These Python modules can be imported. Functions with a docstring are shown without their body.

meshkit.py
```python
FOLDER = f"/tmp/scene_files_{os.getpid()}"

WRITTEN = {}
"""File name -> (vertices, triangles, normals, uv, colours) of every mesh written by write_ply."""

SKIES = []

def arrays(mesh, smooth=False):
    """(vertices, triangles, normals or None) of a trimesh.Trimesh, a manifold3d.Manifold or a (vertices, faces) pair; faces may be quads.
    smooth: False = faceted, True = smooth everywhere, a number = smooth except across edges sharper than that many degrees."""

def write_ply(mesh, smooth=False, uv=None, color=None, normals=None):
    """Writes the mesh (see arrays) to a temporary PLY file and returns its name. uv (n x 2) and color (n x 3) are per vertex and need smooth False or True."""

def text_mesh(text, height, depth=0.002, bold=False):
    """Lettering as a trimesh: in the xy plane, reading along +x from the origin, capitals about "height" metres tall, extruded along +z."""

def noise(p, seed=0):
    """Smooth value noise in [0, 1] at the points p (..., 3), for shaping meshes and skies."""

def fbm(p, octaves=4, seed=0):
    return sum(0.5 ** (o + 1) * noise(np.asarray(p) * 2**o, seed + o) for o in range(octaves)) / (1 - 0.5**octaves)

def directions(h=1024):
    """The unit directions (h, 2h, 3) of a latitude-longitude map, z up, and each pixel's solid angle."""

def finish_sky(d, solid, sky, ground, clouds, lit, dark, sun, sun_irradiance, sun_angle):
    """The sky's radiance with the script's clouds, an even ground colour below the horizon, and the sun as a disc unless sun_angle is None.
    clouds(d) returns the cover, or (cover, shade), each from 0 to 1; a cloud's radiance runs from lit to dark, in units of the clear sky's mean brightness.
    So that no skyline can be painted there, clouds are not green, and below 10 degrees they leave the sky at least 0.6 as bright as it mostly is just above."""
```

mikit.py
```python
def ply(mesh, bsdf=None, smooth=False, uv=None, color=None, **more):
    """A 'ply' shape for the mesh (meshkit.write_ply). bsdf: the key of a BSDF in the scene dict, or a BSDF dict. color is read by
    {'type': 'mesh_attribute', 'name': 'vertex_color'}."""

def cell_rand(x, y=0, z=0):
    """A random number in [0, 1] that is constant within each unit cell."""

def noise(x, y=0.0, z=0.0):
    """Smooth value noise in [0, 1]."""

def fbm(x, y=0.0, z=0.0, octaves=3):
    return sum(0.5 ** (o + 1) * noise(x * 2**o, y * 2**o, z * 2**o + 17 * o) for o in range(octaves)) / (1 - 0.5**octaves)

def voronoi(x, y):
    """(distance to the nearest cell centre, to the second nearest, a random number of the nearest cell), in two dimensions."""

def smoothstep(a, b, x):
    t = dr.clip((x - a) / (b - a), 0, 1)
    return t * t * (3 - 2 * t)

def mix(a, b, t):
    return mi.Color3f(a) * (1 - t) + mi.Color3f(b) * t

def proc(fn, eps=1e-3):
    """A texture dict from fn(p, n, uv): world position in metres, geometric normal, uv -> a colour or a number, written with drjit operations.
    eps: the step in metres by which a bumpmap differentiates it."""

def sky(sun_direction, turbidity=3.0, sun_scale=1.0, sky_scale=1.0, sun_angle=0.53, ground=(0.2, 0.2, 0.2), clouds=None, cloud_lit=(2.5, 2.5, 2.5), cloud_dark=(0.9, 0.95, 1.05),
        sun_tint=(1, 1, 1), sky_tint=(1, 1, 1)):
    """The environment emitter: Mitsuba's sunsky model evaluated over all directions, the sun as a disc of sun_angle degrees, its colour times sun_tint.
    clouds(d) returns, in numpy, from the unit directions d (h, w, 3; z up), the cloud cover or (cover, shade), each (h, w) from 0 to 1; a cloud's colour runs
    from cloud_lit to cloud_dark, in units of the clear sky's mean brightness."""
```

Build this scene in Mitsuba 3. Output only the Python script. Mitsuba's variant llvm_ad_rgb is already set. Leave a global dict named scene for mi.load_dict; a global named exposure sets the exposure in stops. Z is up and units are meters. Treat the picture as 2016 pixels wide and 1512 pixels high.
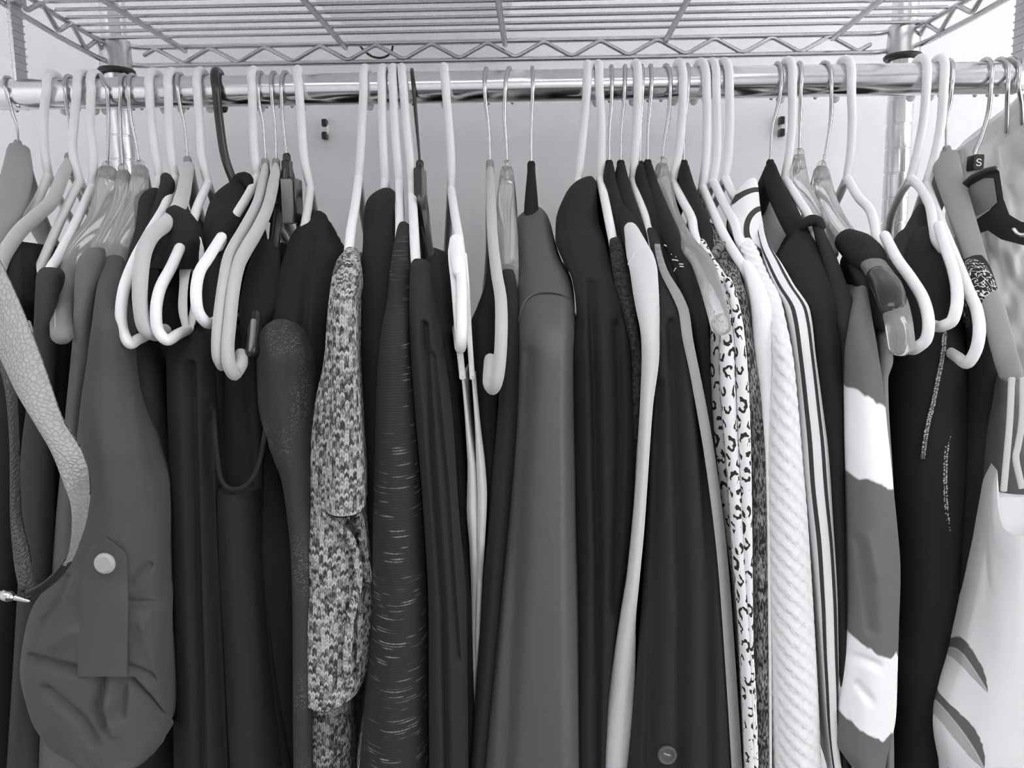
import math, random
import numpy as np, trimesh, drjit as dr, mitsuba as mi
import mikit, meshkit
from mikit import proc, noise, fbm, voronoi, cell_rand, smoothstep, mix

random.seed(5); np.random.seed(5)
T = mi.ScalarTransform4f
scene, labels = {}, {}

# ------------------------------------------------------------------ camera
F = 1600.0
PITCH, YAW, ROLL = math.radians(7.8), math.radians(2.1), math.radians(0.5)
fw = np.array([-math.sin(YAW) * math.cos(PITCH), math.cos(YAW) * math.cos(PITCH), -math.sin(PITCH)])
r0 = np.array([math.cos(YAW), math.sin(YAW), 0.0]); u0 = np.cross(r0, fw)
RT = math.cos(ROLL) * r0 - math.sin(ROLL) * u0
UP = math.cos(ROLL) * u0 + math.sin(ROLL) * r0
ROD_Z, ROD_R = 1.65, 0.0127
CAM = np.array([0.0, -0.71, 0.0])
def ray(x, y): return fw + RT * (x - 1008) / F - UP * (y - 756) / F
def P(x, y, Y):
    d = ray(x, y)
    return CAM + d * (Y - CAM[1]) / d[1]
CAM[2] = ROD_Z - P(1008, 169.5, 0.0)[2]
scene['camera'] = {'type': 'perspective', 'fov': math.degrees(2 * math.atan(1008 / F)), 'fov_axis': 'x',
    'near_clip': 0.02, 'to_world': T().look_at(origin=CAM.tolist(), target=(CAM + fw).tolist(), up=UP.tolist())}

# ------------------------------------------------------------------ light
exposure = -0.62
TINT = np.array([1.0, 0.996, 1.005])
def tc(v): return [float(q) for q in TINT * v]
def tint(v): return {'type': 'rgb', 'value': (TINT * v).tolist()}
def rect(center, ux, uy):
    return T(np.array([[ux[0], uy[0], 0, center[0]], [ux[1], uy[1], 0, center[1]], [ux[2], uy[2], 0, center[2]], [0, 0, 0, 1]], float))
def quad(a, b, c, d):
    return trimesh.Trimesh(np.array([a, b, c, d], float), [[0, 1, 2], [0, 2, 3]], process=False)
WX, WY0, WY1, WZ0, WZ1 = 1.45, -1.6, 0.18, 0.4, 2.25      # daylight window in the right wall
win = quad((WX, WY0, WZ0), (WX, WY0, WZ1), (WX, WY1, WZ1), (WX, WY1, WZ0))
scene['window_1__daylight_pane'] = mikit.ply(win, {'type': 'diffuse', 'reflectance': tint(0.5)}, emitter={'type': 'area', 'radiance': tint(3.6)})
LAMP = np.array([0.25, -1.9, 1.66])                          # small globe lamp behind the photographer
scene['globe_lamp__bulb'] = mikit.ply(trimesh.creation.icosphere(3, 0.075).apply_translation(LAMP), {'type': 'diffuse', 'reflectance': tint(0.8)}, smooth=True, emitter={'type': 'area', 'radiance': tint(52)})
CEIL = quad((-0.75, -1.75, 2.46), (-0.75, -0.85, 2.46), (0.45, -0.85, 2.46), (0.45, -1.75, 2.46))
scene['ceiling_light__diffuser'] = mikit.ply(CEIL, {'type': 'diffuse', 'reflectance': tint(0.8)}, emitter={'type': 'area', 'radiance': tint(5.5)})

# ------------------------------------------------------------------ materials
def mat(name, d): scene[name] = d
def cloth(name, v, rough=0.9, sheen=0.0, bump=None, bs=0.0005, eps=4e-4, spec=0.15):
    base = v if isinstance(v, dict) else tint(v)
    b = {'type': 'principled', 'base_color': base, 'roughness': rough, 'specular': spec}
    if sheen: b['sheen'] = sheen
    if bump is not None: b = {'type': 'bumpmap', 'nested': b, 'arbitrary': {**proc(bump, eps)}, 'scale': bs}
    mat(name, {'type': 'twosided', 'bsdf': b})
def weave(p, n, uv): return fbm(uv.x * 900, uv.y * 900, 0, 2)
cloth('white_plastic', 0.80, 0.30, spec=0.5)
cloth('wall_paint', proc(lambda p, n, uv: mix(tc(0.84), tc(0.87), fbm(p.x * 5, p.z * 5, p.y * 5, 3))), 0.85)
cloth('light_velvet', 0.46, 0.85, 0.3)
cloth('grey_velvet', 0.27, 0.8, 0.4)
cloth('black_velvet', 0.022, 0.9, 0.25)
cloth('black_gloss', 0.025, 0.18, spec=0.5)
cloth('grey_pad', 0.22, 0.4, spec=0.4)
cloth('ring_black', 0.03, 0.45, spec=0.4)
mat('chrome', {'type': 'roughconductor', 'alpha': 0.06, 'specular_reflectance': tint(0.62), 'material': 'none'})
mat('rod_chrome', {'type': 'roughconductor', 'alpha': 0.04, 'specular_reflectance': tint(0.80), 'material': 'none'})
mat('wire_chrome', {'type': 'roughconductor', 'alpha': 0.12, 'specular_reflectance': tint(0.62), 'material': 'none'})
mat('clear_plastic', {'type': 'blendbsdf', 'weight': 0.22, 'a': {'type': 'dielectric', 'int_ior': 1.28, 'ext_ior': 1.0},
     'b': {'type': 'twosided', 'bsdf': {'type': 'principled', 'base_color': tint(0.92), 'roughness': 0.3}}})
mat('bag_film', {'type': 'blendbsdf', 'weight': 0.72, 'a': {'type': 'thindielectric', 'int_ior': 1.5},
     'b': {'type': 'twosided', 'bsdf': {'type': 'principled', 'base_color': tint(0.50), 'roughness': 0.35, 'specular': 0.6}}})
for nm, v in (('black_cloth', 0.020), ('ink_cloth', 0.024), ('charcoal_cloth', 0.028), ('slate_cloth', 0.046), ('coat_cloth', 0.080), ('coat_light', 0.13)):
    cloth(nm, v, 0.85, 0.15, weave, 0.0004)
cloth('pale_cloth', 0.56, 0.85, 0.0, weave, 0.0003)
cloth('stripe_edge', 0.30, 0.85, 0.0, weave, 0.0003)
cloth('white_cloth', 0.80, 0.85, 0.0, weave, 0.0003)
cloth('grey_tulle', 0.11, 0.7)
cloth('ruffle_cloth', 0.22, 0.6)
mat('film_pale', {'type': 'principledthin', 'base_color': tint(0.90), 'roughness': 0.5, 'diff_trans': 1.5, 'spec_trans': 0.0})
def pebble(p, n, uv):
    a, b, c = voronoi(uv.x * 400, uv.y * 400); return smoothstep(0.0, 0.30, b - a)
cloth('pebbled_leather', proc(lambda p, n, uv: mix(tc(0.25), tc(0.33), pebble(p, n, uv))), 0.45, 0, pebble, 0.0004, spec=0.5)
def fine_leather(p, n, uv): return fbm(uv.x * 900, uv.y * 900, 3, 2)
cloth('soft_leather', 0.062, 0.64, 0.0, fine_leather, 0.0002, 2e-4, spec=1.0)
# chunky knit: rows of V stitches, each stitch with its own tone
def stitch(uv, w, h):
    x = uv.x / w; cx = dr.floor(x); fx = x - cx
    side = dr.select(fx < 0.5, -1.0, 1.0)
    y = uv.y / h - dr.abs(fx - 0.5) * 1.3
    cy = dr.floor(y); fy = y - cy
    hh = (1 - dr.square((fx - 0.5 - 0.25 * side) * 4) * 0.9) * (1 - dr.square((fy - 0.5) * 2) * 0.8)
    return dr.maximum(hh, 0), cell_rand(cx * 2 + side, cy, 5), cell_rand(cx, dr.floor(y / 3), 7)
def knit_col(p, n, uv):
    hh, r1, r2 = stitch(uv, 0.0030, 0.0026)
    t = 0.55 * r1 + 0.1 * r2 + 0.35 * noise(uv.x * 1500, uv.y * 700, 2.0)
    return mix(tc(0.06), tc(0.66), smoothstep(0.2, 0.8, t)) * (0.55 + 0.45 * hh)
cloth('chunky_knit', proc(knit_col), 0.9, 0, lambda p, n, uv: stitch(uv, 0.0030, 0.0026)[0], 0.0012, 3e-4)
def heather_col(p, n, uv):
    f = fbm(uv.x * 1500, uv.y * 420, 3, 2)
    band = noise(uv.y * 160, 2.0, 1.0)
    return mix(tc(0.030), tc(0.25), smoothstep(0.30, 0.75, f)) * (0.6 + 0.7 * band)
cloth('heather_knit', proc(heather_col), 0.9, 0, lambda p, n, uv: fbm(uv.x * 1500, uv.y * 420, 3, 2), 0.0006, 2e-4)
def rib_col(p, n, uv):
    yy = uv.y + 0.0012 * noise(uv.x * 60, uv.y * 40, 4.0)
    row = dr.floor(yy / 0.0019)
    f = yy / 0.0019 - row
    on = smoothstep(0.60, 0.95, noise(row * 0.61, uv.x * 90 + row * 3.1, 2.0)) * smoothstep(0.1, 0.4, f) * smoothstep(0.9, 0.6, f) * smoothstep(0.28, 0.62, noise(uv.x * 70 + 5, uv.y * 28, 7.0))
    dots = noise(uv.x * 1400, row, 1.0)
    return mix(tc(0.032), tc(0.24), on * (0.3 + 0.7 * dots)) * (0.85 + 0.3 * smoothstep(0, 0.5, f) * smoothstep(1, 0.5, f))
cloth('ribbed_heather', proc(rib_col), 0.9)
def dark_knit_col(p, n, uv):
    hh, r1, r2 = stitch(uv, 0.0022, 0.002)
    return mix(tc(0.016), tc(0.085), r1 * hh)
cloth('dark_knit', proc(dark_knit_col), 0.9)
def sparkle_col(p, n, uv):
    cx, cy = dr.floor(uv.x * 1100), dr.floor(uv.y * 1100)
    k = cell_rand(cx, cy, 3) * smoothstep(0.5, 0.2, dr.sqrt(dr.square(uv.x * 1100 - cx - 0.3 - 0.4 * cell_rand(cx, cy, 8)) + dr.square(uv.y * 1100 - cy - 0.3 - 0.4 * cell_rand(cx, cy, 9))))
    s = smoothstep(0.45, 0.75, fbm(uv.x * 60, uv.y * 30, 1, 2))
    return mix(tc(0.040), tc(0.36), smoothstep(0.55, 0.80, k) * s * 0.6)
cloth('sparkle_sheer', proc(sparkle_col), 0.7)
def pointelle(p, n, uv):
    d = uv.y * 1.0 + uv.x * 0.9
    return 0.5 + 0.5 * dr.sin(d * 2 * 3.14159 / 0.0105) + 0.5 * noise(uv.x * 900, uv.y * 900)
cloth('white_knit', 0.76, 0.9, 0, pointelle, 0.0008, 3e-4)
def leopard_col(p, n, uv):
    X, Y = uv.x * 104 + 0.12 * noise(uv.x * 500, uv.y * 500, 1), uv.y * 88 + 0.12 * noise(uv.x * 500, uv.y * 500, 9)
    cy = dr.floor(Y); X = X + 0.5 * (cy - 2 * dr.floor(cy / 2)); cx = dr.floor(X)
    r1, r2, r3, r4 = (cell_rand(cx, cy, k) for k in (1, 2, 3, 4))
    lx, ly = X - cx - 0.5 - (r1 - 0.5) * 0.22, Y - cy - 0.5 - (r2 - 0.5) * 0.22
    rr = dr.sqrt(lx * lx * 1.25 + ly * ly) * (0.85 + 0.35 * r3) * (0.85 + 0.3 * noise(lx * 6 + cx * 3, ly * 6 + cy * 5, 2.0))
    th = r4 * 6.2832
    ca = (lx * dr.cos(th) + ly * dr.sin(th)) / dr.maximum(dr.sqrt(lx * lx + ly * ly), 1e-4)
    ring = smoothstep(0.155, 0.185, rr) * smoothstep(0.385, 0.355, rr) * smoothstep(0.75, 0.6, ca)
    cut = smoothstep(0.22, 0.30, noise(lx * 5 + cx * 7, ly * 5 + cy * 3, 6.0))
    return mix(tc(0.74), tc(0.03), ring * cut)
cloth('leopard_print', proc(leopard_col), 0.8)
ZB = [P(1700, y, -0.205)[2] for y in (640, 783, 948, 1268, 1432)]
def tiedye_col(p, n, uv):
    z = p.z + 0.010 * (fbm(p.x * 120, p.z * 40, 3, 3) - 0.5) + 0.5 * (p.x - float(P(1708, 900, -0.2)[0]))
    e = 0.0012
    w = smoothstep(ZB[1] + e, ZB[1] - e, z) * smoothstep(ZB[2] - e, ZB[2] + e, z) + smoothstep(ZB[3] + e, ZB[3] - e, z) * smoothstep(ZB[4] - e, ZB[4] + e, z)
    return mix(tc(0.14), tc(0.84), w)
cloth('tie_dye', proc(tiedye_col), 0.8, 0, weave, 0.0003)
def stripe_body(p, n, uv):
    u = uv.x * 1000 + 1.2 * (noise(uv.y * 25, 3, 1) - 0.5)
    s = smoothstep(-6.6, -6.2, u) * smoothstep(-2.9, -3.3, u) + smoothstep(2.2, 2.6, u) * smoothstep(5.9, 5.5, u)
    return mix(tc(0.76), tc(0.05), dr.minimum(s, 1))
cloth('striped_cloth', proc(stripe_body), 0.8)
QC = P(1508, 460, -0.06)
def stripe_collar(p, n, uv):
    r = dr.sqrt(dr.square(p.x - float(QC[0])) + dr.square(p.z - float(QC[2]))) * 1000
    k = 0.655 / 1.6
    s = smoothstep(81 * k, 82 * k, r) * smoothstep(92 * k, 91 * k, r) + smoothstep(43 * k, 44 * k, r) * smoothstep(54 * k, 53 * k, r)
    return mix(tc(0.80), tc(0.06), dr.minimum(s, 1))
cloth('striped_collar', proc(stripe_collar), 0.8)
def world_leaf(x0, y0, x1, y1, w):
    a, b = P(x0, y0, -0.21), P(x1, y1, -0.21); d = b - a; L_ = math.hypot(d[0], d[2])
    return [float(q) for q in ((a[0] + b[0]) / 2, (a[2] + b[2]) / 2, d[0] / L_, d[2] / L_, L_ / 2, w)]
LEAVES = [world_leaf(1872, 1235, 1948, 1368, .0062), world_leaf(1858, 1395, 1934, 1512, .0075), world_leaf(1898, 1130, 1912, 1205, .0042), world_leaf(1838, 1440, 1862, 1360, .0035), world_leaf(1940, 972, 1952, 1004, .0022), world_leaf(1880, 1300, 1866, 1400, .0035), world_leaf(1930, 1520, 1990, 1640, .007)]
def floral_col(p, n, uv):
    lf, vein = mi.Float(0), mi.Float(0)
    for cx, cz, ux, uz, hl, hw in LEAVES:
        a = ((p.x - cx) * ux + (p.z - cz) * uz) / hl; b = (-(p.x - cx) * uz + (p.z - cz) * ux) / hw
        b = b - 0.35 * (1 - a * a)
        r = dr.abs(b) / dr.maximum(1 - a * a, 0.02) + 0.15 * noise(p.x * 500, p.z * 500, 1.0)
        ins = dr.select(dr.abs(a) < 1, smoothstep(1.05, 0.9, r), 0.0)
        lf = dr.maximum(lf, ins * (0.55 + 0.45 * smoothstep(-0.2, 0.2, b)))
        vein = dr.maximum(vein, ins * smoothstep(0.10, 0.04, dr.abs(b)))
    return mix(mix(tc(0.72), tc(0.12), lf), tc(0.55), vein * 0.7)
cloth('floral_cloth', proc(floral_col), 0.75)
EMB = P(1925, 545, -0.15)
def embroid_col(p, n, uv):
    q = dr.sqrt(dr.square((p.x - float(EMB[0] - .002)) / 0.010) + dr.square((p.z - float(EMB[2])) / 0.034))
    m = dr.abs(fbm(p.x * 520 + 3, p.z * 330, p.y * 200, 2) - 0.5)
    return mix(tc(0.024), tc(0.62), smoothstep(0.055, 0.030, m) * smoothstep(1.1, 0.8, q))
cloth('embroidered_cloth', proc(embroid_col), 0.9)

# ------------------------------------------------------------------ mesh helpers
def spline(pts, per=6, extra=None):
    p = np.asarray(pts, float)
    if len(p) < 3:
        t = np.linspace(0, 1, per * 2)[:, None]; out = p[0] * (1 - t) + p[-1] * t
        return out
    q = np.vstack([2 * p[0] - p[1], p, 2 * p[-1] - p[-2]])
    out = []
    for i in range(1, len(q) - 2):
        a, b, c, d = q[i - 1], q[i], q[i + 1], q[i + 2]
        la, lb, lc = (max(np.linalg.norm(x[:3] - y[:3]), 1e-6) ** 0.5 for x, y in ((b, a), (c, b), (d, c)))
        m1 = ((b - a) / la - (c - a) / (la + lb) + (c - b) / lb) * lb
        m2 = ((c - b) / lb - (d - b) / (lb + lc) + (d - c) / lc) * lb
        for t in np.arange(per) / per:
            out.append((2*t**3-3*t*t+1)*b + (t**3-2*t*t+t)*m1 + (-2*t**3+3*t*t)*c + (t**3-t*t)*m2)
    out.append(p[-1])
    return np.array(out)
def sweep(pts, ra, rb=None, n=None, sides=12, per=6, smoothpath=True, ends=(True, True)):
    """Round or oval bar along points. ra across n, rb the other way; scalars or one value per point."""
    pts = np.asarray(pts, float); rb = ra if rb is None else rb
    A, B = (np.broadcast_to(np.asarray(v, float), (len(pts),)) for v in (ra, rb))
    path = np.column_stack([pts, A, B])
    path = spline(path, per) if smoothpath else path
    p, A, B = path[:, :3], np.maximum(path[:, 3], 1e-4), np.maximum(path[:, 4], 1e-4)
    t = np.gradient(p, axis=0); t /= np.linalg.norm(t, axis=1, keepdims=True) + 1e-12
    rows = []
    if n is None:
        a = np.cross(t[0], [0.31, 0.2, 0.93]); a /= np.linalg.norm(a)
        fr = []
        for k in range(len(p)):
            a = a - t[k] * np.dot(a, t[k]); a /= np.linalg.norm(a); fr.append(a.copy())
        a = np.array(fr)
    else:
        n = np.asarray(n, float); a = n - t * (t @ n)[:, None]; a /= np.linalg.norm(a, axis=1, keepdims=True) + 1e-12
    b = np.cross(t, a)
    ang = np.arange(sides) * 2 * np.pi / sides
    cs, sn = np.cos(ang), np.sin(ang)
    def ring(k, s, off): 
        return p[k] + off * t[k] + s * (A[k] * cs[:, None] * a[k] + B[k] * sn[:, None] * b[k])
    R = []
    m0, m1 = min(A[0], B[0]), min(A[-1], B[-1])
    if ends[0]:
        for w in (80, 55, 28): R.append(ring(0, math.cos(math.radians(w)), -m0 * math.sin(math.radians(w))))
    R += [ring(k, 1, 0) for k in range(len(p))]
    if ends[1]:
        for w in (28, 55, 80): R.append(ring(-1, math.cos(math.radians(w)), m1 * math.sin(math.radians(w))))
    v = np.vstack(R); nr = len(R); f = []
    i, j = np.meshgrid(np.arange(nr - 1), np.arange(sides), indexing='ij')
    q = np.stack([i*sides+j, i*sides+(j+1) % sides, (i+1)*sides+(j+1) % sides, (i+1)*sides+j], -1).reshape(-1, 4)
    f = np.vstack([q[:, [0, 1, 2]], q[:, [0, 2, 3]]])
    c0, c1 = len(v), len(v) + 1
    v = np.vstack([v, R[0].mean(0), R[-1].mean(0)])
    k = np.arange(sides)
    f = np.vstack([f, np.column_stack([np.full(sides, c0), (k+1) % sides, k]), np.column_stack([np.full(sides, c1), (nr-1)*sides+k, (nr-1)*sides+(k+1) % sides])])
    return trimesh.Trimesh(v, f, process=False)
def cat(*m): return trimesh.util.concatenate([x for x in m if x is not None])
counts = {}
def numbered(name):
    k = counts.get(name, 0); counts[name] = k + 1
    return name if k == 0 else f'{name}_{k:03d}'
def put(name, mesh, m, parent=None, smooth=40, uv=None, label=None, **kw):
    if m in ('chunky_knit', 'heather_knit') and uv is None: uv = np.column_stack([mesh.vertices[:, 0] + mesh.vertices[:, 1], mesh.vertices[:, 2]])
    key = numbered(f'{parent}__{name}' if parent else name)
    if uv is not None: smooth = True
    scene[key] = mikit.ply(mesh, m, smooth=smooth, uv=uv)
    if label or kw: labels[key] = {**({'label': label} if label else {}), **kw}
    return key
def thing(name, label, cat_, group=None):
    key = numbered(name)
    labels[key] = {'label': label, 'category': cat_, **({'group': group} if group else {})}
    return key
def box(x0, x1, y0, y1, z0, z1, ch=0.0):
    if ch <= 0:
        m = trimesh.creation.box((x1-x0, y1-y0, z1-z0)); m.apply_translation(((x0+x1)/2, (y0+y1)/2, (z0+z1)/2)); return m
    import manifold3d as m3
    pts = [(x, y, z) for a in ((ch, 0, 0), (0, ch, 0), (0, 0, ch)) for x in (x0+ch-a[0], x1-ch+a[0]) for y in (y0+ch-a[1], y1-ch+a[1]) for z in (z0+ch-a[2], z1-ch+a[2])]
    return trimesh.convex.convex_hull(np.array(pts))

# ------------------------------------------------------------------ room
WALL_Y = 0.31
def struct(name, mesh, m='wall_paint', **k):
    scene[name] = mikit.ply(mesh, m); labels[name] = {'kind': 'structure', **k}
struct('wall_back', box(-1.3, WX + .1, WALL_Y, WALL_Y + .1, 0, 2.5))
struct('wall_left', box(-1.3, -1.2, -3.0, WALL_Y, 0, 2.5))
struct('wall_front', box(-1.3, WX + .1, -3.1, -3.0, 0, 2.5))
struct('wall_right', cat(box(WX, WX + .1, -3.0, WY0, 0, 2.5), box(WX, WX + .1, WY1, WALL_Y, 0, 2.5), box(WX, WX + .1, WY0, WY1, 0, WZ0), box(WX, WX + .1, WY0, WY1, WZ1, 2.5)))
cloth('floor_wood', 0.10, 0.6)
struct('floor', box(-1.3, WX + .1, -3.1, WALL_Y + .1, -0.1, 0), 'floor_wood')
struct('ceiling', box(-1.3, WX + .1, -3.1, WALL_Y + .1, 2.5, 2.6))
fr = [box(WX - .02, WX + .03, WY0 - .05, WY1 + .05, z - .025, z + .025, .004) for z in (WZ0 - .02, WZ1 + .02)] + [box(WX - .02, WX + .03, y - .025, y + .025, WZ0, WZ1, .004) for y in (WY0 - .02, (WY0 + WY1) / 2, WY1 + .02)]
scene['window_1__frame'] = mikit.ply(cat(*fr), 'white_plastic'); labels['window_1'] = {'kind': 'structure', 'label': 'daylight window in the right wall'}
labels['ceiling_light'] = {'label': 'flat square ceiling light above and behind the photographer', 'category': 'lamp'}
scene['ceiling_light__frame'] = mikit.ply(box(-.77, .47, -1.77, -.83, 2.462, 2.5, .005), 'white_plastic')
labels['globe_lamp'] = {'label': 'small globe pendant lamp behind the photographer', 'category': 'lamp'}
scene['globe_lamp__cord'] = mikit.ply(sweep([LAMP + [0, 0, .07], LAMP + [0, 0, .35], [LAMP[0], LAMP[1], 2.5]], .003), 'ring_black')

# wall clips
for x, ys, lab in ((642, (243, 268), 'dark wire clip screwed to the wall behind the rod, left one'), (1540, (238, 262), 'dark wire clip screwed to the wall behind the rod, right one')):
    t = thing('wall_clip', lab, 'clip', 'clips on the back wall')
    for y in ys:
        c = P(x - 2, y, WALL_Y - .004); put('jaw', box(c[0]-.003, c[0]+.003, WALL_Y-.010, WALL_Y, c[2]-.0045, c[2]+.0045, .001), 'black_gloss', t)
    c = P(x, sum(ys) / 2, WALL_Y); put('saddle', box(c[0]-.0035, c[0]+.0035, WALL_Y-.007, WALL_Y, c[2]-.006, c[2]+.006, .001), 'white_plastic', t)

# ------------------------------------------------------------------ wire rack
rack = thing('wire_shelving_rack', 'chrome wire shelving rack with grooved posts spanning above the clothes', 'shelf rack')
BY = 0.19                                    # back posts
XL, XR = P(231, 160, BY)[0], P(1775, 160, BY)[0]
FY = -0.23
SKEW = 0.13                                  # the shelf's left side runs slightly inwards
def post_mesh(x, y):
    z = np.arange(0.02, 2.0, 0.0254); prof = [[0.0, 0.0]]
    for zz in z: prof += [[.0127, zz - .0012], [.0116, zz - .0006], [.0116, zz + .0006], [.0127, zz + .0012]]
    prof += [[.0127, 2.05], [.011, 2.055], [0, 2.055]]
    return trimesh.creation.revolve(np.array(prof), sections=28).apply_translation((x, y, 0))
for x, y in ((XL, BY), (XR, BY), (XL + SKEW * .42, FY), (XR, FY)):
    put('post', post_mesh(x, y), 'rod_chrome', rack, 30)
ZT = P(1000, 80, BY + .012)[2]; ZBm = P(1000, 116.5, BY + .012)[2]    # top and bottom rails of the shelf edge
for x, y in ((XL, BY), (XR, BY), (XL + SKEW * .42, FY), (XR, FY)):
    prof = np.array([[.0133, ZBm - .006], [.0165, ZBm - .006], [.0155, ZT + .004], [.0133, ZT + .004], [.0133, ZBm - .006]])
    put('corner_sleeve', trimesh.creation.revolve(prof, sections=28).apply_translation((x, y, 0)), 'wire_chrome', rack, 30)
    ang = np.linspace(0, 2 * np.pi, 25)
    put('clip_ring', sweep([(x + .0165 * math.cos(a), y + .0165 * math.sin(a), ZBm - .0085) for a in ang], .0028, sides=8, per=1, smoothpath=False), 'ring_black', rack, label='black plastic clip ring')
shelf = f'{rack}__shelf'
SB, SF = BY + .012, FY - .012
x0, x1 = XL + .015, XR - .015
wr = .0026
def wire(name, pts, r=wr, per=4, sm=True): put(name, sweep(pts, r, sides=8, per=per, smoothpath=sm), 'wire_chrome', shelf)
labels[shelf] = {'label': 'open wire shelf with zigzag edge trusses'}
for Y in (SB, SF):
    s = 1 if Y > 0 else -1
    for Z in (ZT, ZBm):
        wire('edge_rail', [(XL + .008, Y - .012 * s, Z), (XL + .02, Y - .001 * s, Z), (XL + .05, Y, Z), (XR - .05, Y, Z), (XR - .02, Y - .001 * s, Z), (XR - .008, Y - .012 * s, Z)])
for X, s in ((XL - .012, -1), (XR + .012, 1)):
    k = SKEW if s < 0 else 0
    for Z in (ZT, ZBm):
        wire('side_rail', [(X - .012 * s, SB - .006, Z), (X + k * .04, SB - .04, Z), (X + k * .39, SF + .04, Z), (X + k * .42 - .012 * s, SF + .006, Z)])
def zig(a, b, fixed, axis, first_up=True):
    n = max(int(round((b - a) / .0302)), 2); pts = []
    for k in range(n + 1):
        q = a + (b - a) * k / n; z = (ZT - .0015 if (k % 2 == 0) == first_up else ZBm + .0015)
        pts.append((q, fixed, z) if axis == 0 else (fixed, q, z))
    e0 = np.array(pts[0]) + (np.array(pts[0]) - np.array(pts[1])) * np.array([.4, .4, -.4]); e1 = np.array(pts[-1]) + (np.array(pts[-1]) - np.array(pts[-2])) * np.array([.4, .4, -.4])
    pts = [e0] + pts + [e1]
    out = [pts[0]]
    for i in range(1, len(pts) - 1):
        p, u, v = map(np.array, (pts[i], pts[i-1], pts[i+1]))
        out += [p + (u - p) * .12, p + (u - p) * .03 + (v - p) * .03, p + (v - p) * .12]
    out.append(pts[-1])
    return out
zx0, zx1 = P(305, 84, SB)[0], P(1690, 84, SB)[0]
for Y in (SB, SF): wire('truss', zig(zx0, zx1, Y, 0), .0023, per=1, sm=False)
for X, k in ((XL - .012, SKEW), (XR + .012, 0)): wire('truss', [(p[0] + k * (SB - p[1]), p[1], p[2]) for p in zig(SF + .05, SB - .035, X, 1)], .0023, per=1, sm=False)
Y = SB - .028
while Y > SF + .01:
    wire('deck_wire', [(XL - .014 + SKEW * (SB - Y), Y, ZT + .003), (0, Y, ZT + .003), (XR + .013, Y, ZT + .003)], .0018, per=2)
    Y -= .0232
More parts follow.
